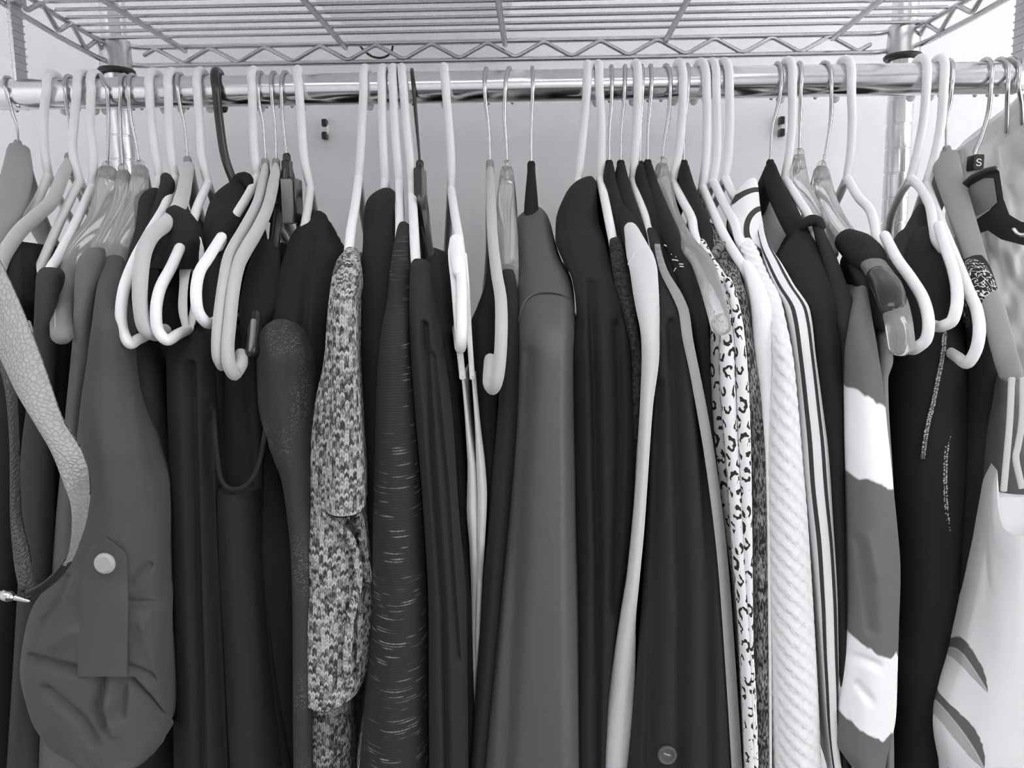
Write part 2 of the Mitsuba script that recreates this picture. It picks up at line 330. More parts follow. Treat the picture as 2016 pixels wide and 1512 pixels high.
for xb in (362, 679, 994, 1310, 1640):
    X = P(xb, 86, SB)[0]
    wire('cross_bar', [(X, SB + .002, ZT - .0035), (X, 0, ZT - .0035), (X, SF - .002, ZT - .0035)], .003, per=2)

# hanging rod with end brackets
rod = thing('hanging_rod', 'thick polished chrome rod carrying all the hangers', 'rod')
RX0, RX1 = P(-6, 168, 0)[0], P(1982, 160, 0)[0]
rm = trimesh.creation.cylinder(ROD_R, RX1 - RX0, sections=64); rm.apply_transform(trimesh.transformations.rotation_matrix(np.pi / 2, (0, 1, 0))); rm.apply_translation(((RX0 + RX1) / 2, 0, ROD_Z))
put('tube', rm, 'rod_chrome', rod, 40)
for X, s in ((XL - .012 + SKEW * SB, -1), (XR + .012, 1)):
    xe = RX0 if s < 0 else RX1
    g = [box(X - .0015 + s * .002, X + .0015 + s * .002, -.0085, .0085, ROD_Z - .012, ZBm + .006, .0008)]
    for k in range(9): z = ROD_Z + .02 + k * .0062; g.append(box(X - .0022 + s * .002, X + .0022 + s * .002, -.0087, .0087, z, z + .0012))
    g.append(box(X - .004, X + .004, -.009, .009, ZBm + .001, ZBm + .008, .001))
    put('bracket', cat(*g), 'wire_chrome', rod, 30)
    put('end_cap', sweep([(xe, 0, ROD_Z), (X, 0, ROD_Z)], .0119, sides=24, per=2), 'wire_chrome', rod)

# things lying on the shelf
def pillow_box(x0, x1, y0, y1, z0, h, seed, sag=0.0):
    n, m = 60, 36; V = []; 
    for k in range(2):
        for i in range(n + 1):
            for j in range(m + 1):
                a, b = i / n * 2 - 1, j / m * 2 - 1
                e = (max(0, 1 - abs(a) ** 8) * max(0, 1 - abs(b) ** 6)) ** 0.4
                nz = (float(meshkit.fbm(np.array([a * 3 + seed, b * 2, k * 5.0]), 3)) - .5)
                x = (x0 + x1) / 2 + a * (x1 - x0) / 2; y = (y0 + y1) / 2 + b * (y1 - y0) / 2
                V.append((x, y, z0 + (h * (.55 + .45 * e) + nz * .02 if k else h * .35 * (1 - e))))
    V = np.array(V); N = (n + 1) * (m + 1); f = []
    for k in range(2):
        for i in range(n):
            for j in range(m):
                a = k * N + i * (m + 1) + j; q = [a, a + m + 1, a + m + 2, a + 1]
                q = q if k else q[::-1]; f += [[q[0], q[1], q[2]], [q[0], q[2], q[3]]]
    rim = [i * (m + 1) for i in range(n + 1)] + [n * (m + 1) + j for j in range(1, m + 1)] + [i * (m + 1) + m for i in range(n - 1, -1, -1)] + [j for j in range(m - 1, 0, -1)]
    for a, b in zip(rim, rim[1:] + rim[:1]): f += [[a, b, b + N], [a, b + N, a + N]]
    return trimesh.Trimesh(V, f, process=False)
zs = ZT + .0052
put('storage_bag', pillow_box(P(655, 80, SB)[0], P(1012, 80, SB)[0], SF + .03, SB + .012, zs, .11, 1), 'film_pale', smooth=True,
    label='pale translucent bag lying in the middle of the wire shelf, hanging over its back edge', category='storage bag', group='bags on the wire shelf')
put('storage_bag', pillow_box(P(185, 70, SB)[0], P(640, 70, SB)[0], SF + .03, SB - .10, zs, .15, 4), 'film_pale', smooth=True,
    label='long pale translucent bag lying on the left part of the wire shelf', category='storage bag', group='bags on the wire shelf')
put('storage_bag', pillow_box(P(1030, 70, SB)[0], P(1420, 70, SB)[0], SF + .02, SB - .075, zs, .09, 7), 'film_pale', smooth=True,
    label='flat pale translucent bag on the wire shelf right of the middle bag', category='storage bag', group='bags on the wire shelf')
c = [P(x, y, SB + .03) for x, y in ((705, 84), (715, 98), (735, 112), (755, 113), (770, 103), (774, 86))]
put('drawstring_cord', sweep(c, .0012, sides=6), 'ring_black', label='thin dark cord looping down from the middle bag on the shelf', category='cord')

# ------------------------------------------------------------------ hangers
def hook_path(px, r, kink=False):
    """px: points from the top of the hook to the neck, in picture coordinates."""
    R = ROD_R + r
    X0 = P(px[0][0], px[0][1], 0)[0]; X1 = P(px[1][0], px[1][1], -R)[0]
    xs = 0.3 * (X1 - X0)
    pts = []
    for a in (118, 95, 70, 45, 22): pts.append((X0 - xs * a / 90, R * math.sin(math.radians(a)), ROD_Z + R * math.cos(math.radians(a)) - (0.004 if a > 110 else 0)))
    pts.append((X0, 0, ROD_Z + R))
    for a in (25, 50, 75): pts.append((X0 + (X1 - X0) * a / 90, -R * math.sin(math.radians(a)), ROD_Z + R * math.cos(math.radians(a))))
    n = px[-1]
    for (x, y) in px[1:]:
        t = np.clip((y - 172) / max(n[1] - 172, 1), 0, 1)
        Y = -R - .001 + (R - .002) * (t ** 0.8)
        pts.append(tuple(P(x, y, Y)))
    return np.array(pts)
def arm_points(neck, arm, tipY=-0.2, startY=-0.003):
    ap = [(a[0], a[1]) for a in arm]; px = [neck] + ap
    d = np.cumsum([0] + [math.hypot(px[i+1][0] - px[i][0], px[i+1][1] - px[i][1]) for i in range(len(ap))])
    given = {0: startY}
    for i, a in enumerate(arm):
        if len(a) > 2: given[i + 1] = a[2]
    if len(arm) not in given: given[len(arm)] = tipY
    ks = sorted(given); Ys = np.interp(d, [d[k] for k in ks], [given[k] for k in ks])
    return np.array([P(x, y, Y) for (x, y), Y in zip(px, Ys)])
def mirror(pts): 
    q = pts.copy(); n = pts[0]
    q[:, 0] = n[0] - (pts[:, 0] - n[0]) * 1.0; q[:, 1] = n[1] - (pts[:, 1] - n[1]); return q
GR = {'white': 'white plastic tubular hangers', 'light': 'pale velvet hangers', 'black': 'slim black velvet hangers', 'clear': 'clear plastic hangers', 'grey': 'wide grey velvet hangers', 'gloss': 'black plastic hangers'}
def hanger(kind, label, hook, arm, tipY=-0.2, bar=True, ra=None, rb=None, grp=True, back=True, name=None, hookm=None):
    nm = name or {'white': 'plastic_hanger', 'light': 'velvet_hanger', 'black': 'velvet_hanger', 'clear': 'clear_hanger', 'grey': 'suit_hanger', 'gloss': 'plastic_hanger'}[kind]
    t = thing(nm, label, 'hanger', GR[kind] if grp else None)
    r = {'white': .0036, 'gloss': .0036 if ra is None else .0016}.get(kind, .00165)
    m_hook = {'white': 'white_plastic', 'gloss': 'black_gloss' if hookm is None else hookm}.get(kind, 'chrome')
    hp = hook_path(hook, r); neck = hook[-1]
    cut = arm.index(None) if None in arm else None
    A = arm_points(neck, [q for q in arm if q is not None], tipY); B = mirror(A)
    split = (lambda Q: [Q] if cut is None else [Q[:cut + 1], Q[cut + 1:]])
    if kind == 'white' or (kind == 'gloss' and ra is None):
        r2 = r if kind == 'white' else .0036
        put('hook', sweep(hp, r, sides=14), m_hook, t)
        parts = [sweep(q, r2, sides=14, per=8) for q in split(A)] + [sweep(q, r2, sides=14, per=8) for q in split(B)]
        if bar and back: parts.append(sweep([A[-1], (A[-1] + B[-1]) / 2 - [0, 0, .002], B[-1]], r2 * .95, sides=12))
        # little web under the neck
        k = A[0] + (A[1] - A[0]) * min(1, .03 / max(np.linalg.norm(A[1] - A[0]), 1e-6)); kb = mirror(np.array([A[0], k]))[1]
        parts.append(sweep([k, A[0] + [0, 0, -.004], kb], r2 * .8, sides=10))
        put('frame', cat(*parts), m_hook, t)
    else:
        mm = {'light': 'light_velvet', 'black': 'black_velvet', 'clear': 'clear_plastic', 'grey': 'grey_velvet', 'gloss': 'black_gloss'}[kind]
        ra = ra if ra is not None else {'light': .0048, 'black': .0056, 'clear': .0075, 'grey': .012}[kind]
        rb = rb if rb is not None else {'light': .0058, 'black': .0085, 'clear': .0055, 'grey': .0055, 'gloss': .005}[kind]
        hp = np.vstack([hp, hp[-1] - [0, 0, .012]])
        rr = np.full(len(hp), r); rr[-3:] = r * .68; rr[-4] = r * .95
        put('hook', sweep(hp, rr, sides=10, per=8), m_hook, t, label=None if kind == 'gloss' and hookm is None else 'chrome wire hook')
        nrm = np.array([1.0, 0, 0]); tip = A[min(len(A) - 1, 3)] - A[0]; nrm = np.array([-tip[1], tip[0], 0]); nrm = nrm / (np.linalg.norm(nrm) + 1e-9)
        n = len(A); ra_ = np.full(n, ra) if np.isscalar(ra) else np.interp(np.linspace(0, 1, n), np.linspace(0, 1, len(ra)), ra)
        rb_ = np.full(n, rb) if np.isscalar(rb) else np.interp(np.linspace(0, 1, n), np.linspace(0, 1, len(rb)), rb)
        if np.isscalar(ra): ra_[0] *= .75
        A2 = A.copy(); 
        put('arm', sweep(A2, ra_, rb_, nrm, sides=16), mm, t)
        if back: put('arm', sweep(B, ra_, rb_, nrm * [1, -1, 1], sides=16), mm, t)
        cm = {'light': 'grey_velvet', 'black': 'black_velvet', 'clear': 'clear_plastic', 'grey': 'grey_velvet', 'gloss': 'black_gloss'}[kind]
        put('collar', sweep([A[0] + [0, 0, .006], A[0] - [0, 0, .006]], .0034 if kind != 'clear' else .0042, sides=14, per=3), cm, t)
    return t, A, B
W, G, K, C, S = 'white', 'light', 'black', 'clear', 'grey'
HG = [
 (S, 'wide grey suit hanger at the far left end of the rod', [(14, 140), (10, 172), (24, 222), (33, 248), (36, 296)], [(33, 345, -.03), (12, 420), (-35, 500), (-80, 590)], {}),
 (W, 'white plastic hanger, first white hook from the left end of the rod', [(104, 129), (92, 170), (86, 230), (87, 290), (95, 345)], [(75, 392), (42, 445), (5, 500), (-40, 580), (-60, 640), (-40, 690, -.19)], {}),
 (G, 'pale velvet hanger curving down to the left edge, black cloth under its arm', [(136, 135), (128, 172), (132, 215), (137, 240), (136, 322)], [(124, 345), (103, 395), (72, 425), (42, 452), (18, 485), (0, 520), (-20, 600)], {}),
 (W, 'white plastic hanger, second white hook from the left, straight bare arm', [(165, 127), (152, 170), (146, 240), (143, 300), (156, 356)], [(120, 432), (84, 515), (52, 590), (48, 625), (58, 660, -.18)], {}),
 (W, 'white plastic hanger, third white hook from the left, beside the clear hangers', [(187, 125), (179, 170), (178, 250), (184, 310), (182, 366)], [(152, 432), (115, 505), (96, 540, -.150), (88, 590, -.15), (92, 640, -.13)], {}),
 (C, 'clear plastic hanger with rounded bare end above the grey coat, left one of the pair', [(197, 140), (210, 172), (213, 220), (213, 290), (212, 340)], [(208, 385), (196, 435), (165, 478), (138, 520), (124, 580), (121, 630), (122, 660)], {'ra': [.008, .0105, .0105, .0085, .0072, .0068], 'rb': .006}),
 (C, 'clear plastic hanger in front of the left rack post, right one of the pair', [(262, 140), (253, 172), (256, 225), (268, 285), (276, 338)], [(270, 390), (250, 440), (235, 480), (215, 540, -.15)], {'ra': [.007, .009, .009], 'rb': .006}),
 (C, 'clear plastic hanger hidden behind the pair of clear hangers at the left post', [(246, 142), (238, 172), (236, 225), (238, 285), (243, 345)], [(238, 400), (218, 450), (195, 500, -.12)], {'ra': [.006, .008, .008], 'rb': .005}),
 (W, 'white plastic hanger under the dark draped hood, fourth white hook from the left', [(304, 127), (293, 170), (298, 240), (304, 290), (314, 348)], [(302, 395, -.02), (285, 445, -.06), (262, 500, -.10), (248, 560, -.12), (250, 620, -.12)], {}),
 (W, 'white plastic hanger with bare loop, leftmost of the row of bare loops', [(340, 127), (331, 170), (333, 240), (337, 300), (345, 350)], [(325, 405, -.07), (298, 452, -.13), (285, 475, -.15), (262, 520, -.18), (244, 570, -.195), (238, 620, -.2), (243, 655, -.2), (255, 676, -.2), (272, 668, -.19), (300, 655, -.14)], {}),
 (G, 'pale flat velvet hanger with notched bare loop, second loop in the row', [(355, 135), (349, 172), (356, 215), (362, 240), (370, 328)], [(366, 352, -.03), (357, 395, -.07), (328, 440, -.14), (300, 462, -.17), (285, 490, -.185), (277, 540, -.2), (276, 600, -.205), (285, 645, -.205), (300, 655, -.2), (325, 652, -.17)], {'ra': [.0052, .0058, .0050, .0045, .0042], 'rb': .005}),
 (W, 'white plastic hanger with bare loop in the middle of the row, white ribbon beside it', [(397, 127), (388, 170), (393, 240), (398, 310), (409, 360)], [(385, 418, -.08), (378, 445, -.10), (375, 476, -.12), (358, 490, -.14), None, (364, 464, -.135), (338, 524, -.18), (314, 572, -.2), (307, 615, -.205), (312, 652, -.205), (327, 669, -.205), (350, 658, -.19), (378, 645, -.14)], {}),
 ('gloss', 'thick black plastic hanger under a black draped top, only dark thick hook', [(427, 127), (425, 170), (432, 240), (443, 310), (463, 366)], [(447, 400, -.02), (430, 450, -.05), (416, 500, -.08), (408, 560, -.11), (408, 640, -.12)], {'grp': False}),
 (W, 'white plastic hanger with bare loop, rightmost white loop of the row', [(501, 127), (496, 170), (498, 240), (501, 300), (507, 348)], [(488, 385, -.045), (468, 418, -.075), (448, 452, -.09), (430, 486, -.13), None, (436, 467, -.15), (412, 505, -.18), (392, 538, -.195), (386, 580, -.205), (391, 615, -.205), (405, 634, -.2), (428, 632, -.17)], {}),
 (G, 'pale velvet hanger, left one of the parallel bare pair', [(514, 137), (508, 172), (511, 210), (517, 238), (523, 332)], [(519, 352, -.03), (506, 402, -.075), (481, 452, -.125), (460, 488, -.155), (449, 512, -.17), (440, 560, -.19), (432, 620, -.2), (428, 670, -.205), (429, 700, -.205), (437, 716, -.2)], {'ra': .0036, 'rb': .0055}),
 (G, 'pale velvet hanger, right one of the parallel bare pair, hooked tip', [(540, 137), (534, 172), (537, 212), (541, 242), (544, 332)], [(540, 352, -.03), (528, 405, -.075), (506, 455, -.125), (484, 492, -.155), (470, 520, -.17), (459, 570, -.19), (452, 635, -.2), (448, 685, -.205), (452, 720, -.205), (462, 733, -.2), (474, 716, -.195), (475, 700, -.19)], {'ra': .0042, 'rb': .0055}),
 ('gloss', 'black glossy hanger with square head and pale front strip', [(563, 137), (554, 172), (556, 230), (562, 285), (565, 322)], [(556, 380, -.012), (545, 430, -.04), (537, 500, -.09), (520, 560, -.115), (505, 620, -.16), (497, 690, -.19)], {'ra': .0045, 'rb': .005, 'grp': False, 'hookm': 'chrome'}),
 (W, 'white plastic hanger entering the black top, left of the chunky knit', [(587, 127), (588, 170), (594, 250), (600, 320), (611, 370)], [(606, 410, -.03), (600, 445, -.05), (592, 490, -.06), (580, 550, -.10), (575, 620, -.12)], {}),
 (W, 'white plastic hanger holding the chunky flecked knit', [(720, 127), (716, 170), (713, 240), (709, 310), (706, 350)], [(700, 400, -.06), (690, 460, -.11), (686, 500, -.125), (678, 560, -.14), (672, 620, -.15), (676, 680, -.13)], {}),
 (W, 'white plastic hanger whose neck sinks into the black fuzzy top', [(755, 127), (752, 170), (753, 240), (756, 310), (758, 352)], [(754, 400, -.012), (746, 460, -.04), (742, 520, -.08), (740, 600, -.12), (742, 650, -.12)], {}),
 (W, 'white plastic hanger holding the dark ribbed heather cardigan', [(775, 127), (774, 170), (777, 240), (782, 310), (786, 358)], [(786, 400, -.04), (787, 445, -.078), (786, 500, -.10), (782, 560, -.13), (780, 620, -.14), (785, 670, -.12)], {}),
 (W, 'white plastic hanger holding the charcoal top, beside the black square headed hanger', [(791, 127), (794, 170), (800, 240), (808, 320), (811, 360)], [(814, 430, -.08), (818, 505, -.135), (822, 560, -.14), (826, 620, -.15), (832, 680, -.12)], {}),
 ('gloss', 'black hanger with thin dark hook and flat square bar head', [(811, 140), (814, 172), (819, 230), (825, 300), (827, 336)], [(832, 400, -.03), (841, 485, -.08), (850, 540, -.10), (858, 600, -.12)], {'ra': .0045, 'rb': .006, 'grp': False}),
 (W, 'white plastic hanger holding the white camisole, bare narrow loop', [(874, 126), (877, 170), (883, 240), (888, 310), (888, 372)], [(895, 420, -.06), (904, 475, -.12), (908, 530, -.16), (909, 600, -.19), (909, 660, -.2), (907, 684, -.195), (902, 660, -.16)], {}),
 (G, 'pale velvet hanger with long bare arm ending in a small upturned hook', [(958, 138), (954, 172), (957, 210), (961, 240), (965, 335)], [(967, 400, -.04), (970, 470, -.10), (978, 540, -.15), (986, 590, -.18), (987, 650, -.2), (984, 710, -.205), (978, 750, -.205), (970, 764, -.2), (963, 755, -.195), (963, 735, -.19), (965, 708, -.185)], {'ra': .0040, 'rb': .0045}),
 (C, 'clear plastic hanger standing upright beside the upturned velvet hanger', [(1004, 138), (995, 172), (993, 230), (997, 290), (998, 338)], [(996, 400, -.03), (998, 460, -.07), (999, 530, -.11), (1000, 580, -.12)], {'ra': [.0055, .0085, .0085, .008], 'rb': .005}),
 (K, 'slim black velvet hanger holding the leather jacket', [(1048, 137), (1049, 172), (1047, 215), (1046, 250), (1046, 338)], [(1046, 375, -.01), (1046, 410, -.02), (1047, 450, -.035), (1052, 520, -.07), (1060, 590, -.11)], {'ra': [.0034, .0052, .0064, .0066, .006], 'rb': .008}),
 (W, 'white plastic hanger at the collar of the long black jacket', [(1157, 121), (1156, 170), (1150, 240), (1143, 310), (1138, 352)], [(1140, 372, -.012), (1148, 410, -.03), (1158, 470, -.06), (1172, 550, -.10), (1178, 640, -.12)], {}),
 (W, 'white plastic hanger, straight bare arm right of the black jacket collar', [(1177, 125), (1180, 170), (1184, 240), (1184, 310), (1182, 352)], [(1194, 410, -.06), (1206, 470, -.088), (1216, 520, -.10), (1230, 590, -.13), (1238, 650, -.14)], {}),
 (K, 'slim black velvet hanger, first black neck right of the long black jacket', [(1203, 134), (1205, 172), (1203, 215), (1200, 250), (1199, 336)], [(1202, 370, -.02), (1215, 420, -.05), (1230, 480, -.08), (1243, 560, -.12)], {'ra': [.0042, .0072, .0076, .007]}),
 (K, 'slim black velvet hanger, second black neck right of the long black jacket', [(1230, 134), (1230, 172), (1227, 215), (1223, 250), (1222, 336)], [(1226, 370, -.02), (1240, 420, -.05), (1256, 470, -.075), (1266, 540, -.11)], {'ra': [.0042, .0072, .0076, .007]}),
 (W, 'white plastic hanger bending down behind the pale long cardigan', [(1251, 125), (1256, 170), (1254, 240), (1250, 310), (1246, 355)], [(1258, 392, -.035), (1272, 430, -.06), (1277, 452, -.07), (1288, 510, -.10), (1305, 580, -.13), (1312, 640, -.13)], {}),
 (K, 'black velvet hanger, third black neck right of the long black jacket, beside a white hook', [(1262, 134), (1265, 172), (1263, 215), (1261, 250), (1260, 338)], [(1266, 375, -.02), (1290, 440, -.06), (1312, 500, -.09), (1334, 570, -.13)], {'ra': [.0042, .0072, .0076, .007]}),
 (K, 'slim black velvet hanger, fourth black neck right of the long black jacket, touching the third', [(1280, 134), (1283, 172), (1279, 215), (1276, 250), (1275, 335)], [(1284, 375, -.02), (1305, 430, -.06), (1330, 490, -.10), (1352, 560, -.13)], {'ra': [.0042, .0072, .0076, .007]}),
 (C, 'clear plastic hanger with bare arm lying on the leopard print blouse', [(1309, 134), (1320, 172), (1316, 230), (1306, 290), (1303, 332)], [(1308, 370, -.02), (1322, 430, -.06), (1350, 480, -.10), (1378, 510, -.13), (1398, 560, -.17), (1412, 610, -.195), (1420, 645, -.2)], {'ra': [.0055, .0085, .0075, .0065], 'rb': .005}),
 (W, 'white plastic hanger bent behind the clear hanger arm', [(1335, 122), (1345, 170), (1342, 240), (1336, 300), (1324, 358)], [(1345, 398, -.04), (1362, 432, -.065), (1367, 462, -.08), (1385, 520, -.10), (1400, 580, -.13), (1405, 640, -.13)], {}),
 (K, 'slim black velvet hanger between the bare clear hanger arm and the three close white hooks', [(1352, 134), (1355, 172), (1351, 215), (1347, 250), (1346, 336)], [(1354, 375, -.02), (1372, 425, -.05), (1388, 470, -.07), (1402, 540, -.11)], {'ra': [.0042, .0072, .0076, .007]}),
 (W, 'white plastic hanger, first of the three close white hooks right of centre', [(1377, 119), (1391, 170), (1392, 240), (1390, 310), (1383, 368)], [(1405, 420, -.05), (1428, 468, -.085), (1452, 508, -.118), (1466, 530, -.125), (1485, 580, -.135), (1498, 640, -.15), (1500, 690, -.13)], {}),
 (W, 'white plastic hanger, second of the three close white hooks right of centre', [(1400, 121), (1410, 170), (1412, 240), (1411, 310), (1404, 356)], [(1425, 400, -.04), (1446, 440, -.07), (1457, 476, -.09), (1482, 530, -.11), (1505, 600, -.14), (1518, 660, -.14)], {}),
 (W, 'white plastic hanger, third of the three close white hooks, behind the striped collar', [(1423, 119), (1436, 170), (1437, 240), (1434, 310), (1428, 350)], [(1444, 385, -.025), (1462, 415, -.03), (1490, 470, -.05), (1522, 545, -.10), (1545, 630, -.14)], {}),
 (K, 'slim black velvet hanger with wide bare fork over the striped collar', [(1529, 135), (1538, 172), (1530, 215), (1521, 248), (1516, 335)], [(1524, 365, -.012), (1543, 405, -.035), (1560, 440, -.06), (1580, 480, -.07), (1600, 550, -.11)], {'ra': [.0045, .0085, .0075, .0065], 'rb': .009}),
 (W, 'white plastic hanger right of the black fork, dark sheer top on its arm', [(1549, 121), (1560, 170), (1560, 240), (1553, 310), (1545, 352)], [(1570, 390, -.04), (1592, 426, -.062), (1612, 480, -.085), (1638, 550, -.12), (1652, 610, -.14)], {}),
 (C, 'clear plastic hanger with thin neck, left of the flared clear one', [(1572, 132), (1577, 172), (1576, 220), (1574, 270), (1573, 315)], [(1578, 360, -.015), (1598, 410, -.04), (1615, 450, -.06), (1630, 500, -.08)], {'ra': [.005, .008, .008], 'rb': .005}),
 (C, 'clear plastic hanger with flared top and thick bare clear end', [(1620, 133), (1637, 172), (1636, 230), (1629, 280), (1617, 340)], [(1624, 380, -.02), (1642, 430, -.06), (1675, 475, -.10), (1718, 520, -.14), (1752, 575, -.18), (1768, 630, -.205), (1776, 682, -.205)], {'ra': [.0065, .0085, .0085, .0085, .0078], 'rb': .006}),
 (W, 'white plastic hanger with knobbed bare arm above the tie dye sleeve', [(1661, 118), (1676, 170), (1678, 240), (1675, 300), (1668, 350)], [(1690, 388, -.035), (1712, 412, -.06), (1722, 442, -.08), (1727, 474, -.10), (1740, 494, -.115), (1752, 500, -.125), None, (1742, 464, -.12), (1765, 508, -.15), (1796, 552, -.18), (1818, 590, -.195), (1828, 635, -.205), (1823, 668, -.205), (1806, 684, -.2), (1785, 685, -.16)], {}),
 (W, 'white plastic hanger with forked neck before the right rack post', [(1811, 120), (1824, 170), (1818, 240), (1806, 300), (1793, 350)], [(1812, 370, -.03), (1830, 403, -.06), (1837, 440, -.085), (1842, 470, -.10), (1856, 490, -.125), None, (1848, 444, -.105), (1862, 490, -.14), (1876, 530, -.17), (1884, 570, -.195), (1883, 605, -.205), (1874, 632, -.205), (1858, 641, -.2), (1835, 640, -.16)], {}),
 (W, 'white plastic hanger with rightmost bare loop among the sequin straps', [(1848, 120), (1858, 170), (1853, 240), (1842, 300), (1824, 362)], [(1843, 415, -.05), (1865, 470, -.09), (1890, 530, -.14), (1908, 575, -.17), (1924, 615, -.195), (1928, 655, -.205), (1921, 690, -.205), (1906, 714, -.2), (1885, 703, -.18), (1862, 688, -.14)], {}),
 (S, 'wide grey suit hanger right of the right rack post, flat bare end', [(1865, 128), (1874, 172), (1870, 205), (1864, 232), (1863, 308)], [(1868, 345, -.02), (1885, 400, -.05), (1908, 470, -.085), (1930, 545, -.12), (1952, 600, -.175), (1975, 685, -.2), (1990, 735, -.2)], {'ra': [.010, .011, .0085, .0075, .0072, .0068], 'rb': .005}),
]
HH = {}
for i, (kind, lab, hook, arm, kw) in enumerate(HG):
    HH[i] = hanger(kind, lab, hook, arm, **kw)
# head of the black glossy hangers
def head(t, x0, x1, y0, y1, Y, d, m='black_gloss', name='head', ch=.001, **k):
    a, b = P(x0, y1, Y), P(x1, y0, Y)
    put(name, box(a[0], b[0], Y - d, Y + d, a[2], b[2], ch), m, t, 25, **k)
t16 = HH[16][0]; head(t16, 536, 588, 352, 440, -.02, .010); head(t16, 558, 574, 353, 440, -.0345, .0030, 'grey_pad', 'front_strip', .0003, label='pale grey strip'); head(t16, 557, 574, 316, 352, -.006, .0035)
put('arm_tip', sweep([P(499, 632, -.19), P(497, 660, -.191), P(494, 690, -.192)], .0016, .003, (1, 0, 0), sides=10), 'grey_pad', t16, label='pale grey arm tip')
t22 = HH[22][0]; head(t22, 820, 836, 333, 410, -.03, .012); 
b = [P(828, 400, -.045), P(843, 490, -.075)]; put('bar', sweep([b[0], b[1]], .0036, .010, (1, 0, 0), sides=4, per=2), 'black_gloss', t22, 20)

# black clip hanger with a size cube
t = thing('clip_hanger', 'black skirt hanger with size marker at the right edge, in front of the plastic bag', 'hanger')
hp = hook_path([(1938, 125), (1951, 172), (1945, 225), (1930, 275), (1920, 300)], .0018)
put('hook', sweep(np.vstack([hp, P(1920, 318, -.006)]), .0018, sides=10), 'chrome', t, label='chrome wire hook')
a, b = P(1911, 336, -.012), P(1933, 305, -.012)
put('size_marker', box(a[0], b[0], -.017, -.004, a[2], b[2], .0008), 'black_gloss', t, 25)
tm = meshkit.text_mesh('S', .0058, .0006); tm.apply_transform(trimesh.transformations.rotation_matrix(np.pi / 2, (1, 0, 0))); c = P(1921.5, 327, -.0172); tm.apply_translation(c - tm.bounds[0] * [1, 0, 1] - [0, 0, 0]); tm.apply_translation([0, -.0172 - tm.bounds[1][1] + .0004 - 0.0, 0])
put('size_letter', tm, 'white_plastic', t, 25, label='white letter S')
from shapely.geometry import Polygon
def panel(outline, Yf, th):
    pm = trimesh.creation.extrude_polygon(Polygon(outline).buffer(3, join_style=1).buffer(-1.5), 1.0, engine='earcut')
    v = np.array(pm.vertices); w = np.array([P(x, y, Yf(x, y) + th * z) for x, y, z in v])
    pm = trimesh.Trimesh(w, pm.faces, process=False); pm.fix_normals(); return pm
slopeY = lambda x, y: -.03 - (x - 1900) * .00055
put('body', panel([(1898, 362), (1912, 346), (1936, 335), (1958, 330), (1966, 338), (1974, 392), (1986, 424), (2010, 438), (2060, 446), (2060, 492), (2010, 480), (1972, 470), (1945, 452), (1922, 460), (1914, 440), (1950, 414), (1958, 396), (1936, 384), (1912, 372)], slopeY, .012), 'slate_cloth', t, 25)
put('inner_panel', panel([(1912, 366), (1938, 352), (1955, 352), (1962, 398), (1946, 412), (1914, 428), (1904, 420), (1904, 380)], lambda x, y: slopeY(x, y) - .0015, .004), 'grey_velvet', t, 25, label='grey inner face')
put('rim', sweep([P(1898, 364, -.036), P(1914, 349, -.044), P(1938, 337, -.056), P(1958, 332, -.066)], .0022, sides=10), 'black_gloss', t)
put('clip', sweep([P(1996, 452, -.104), P(2006, 462, -.106), P(2040, 458, -.108)], .0015, sides=8), 'chrome', t, label='chrome clip wire')
for lab, hk, nm in (('chrome wire hook running into the plastic garment bag, left of the two', [(1966, 125), (1984, 172), (1983, 200), (1982, 260)], 'wire_hook'), ('chrome wire hook at the very end of the rod running into the plastic garment bag', [(1985, 126), (2006, 172), (2010, 200), (2014, 260)], 'wire_hook')):
    hp = hook_path(hk, .0018); put(nm, sweep(hp, .0018, sides=10), 'chrome', label=lab, category='hook', group='hooks inside the garment bag')

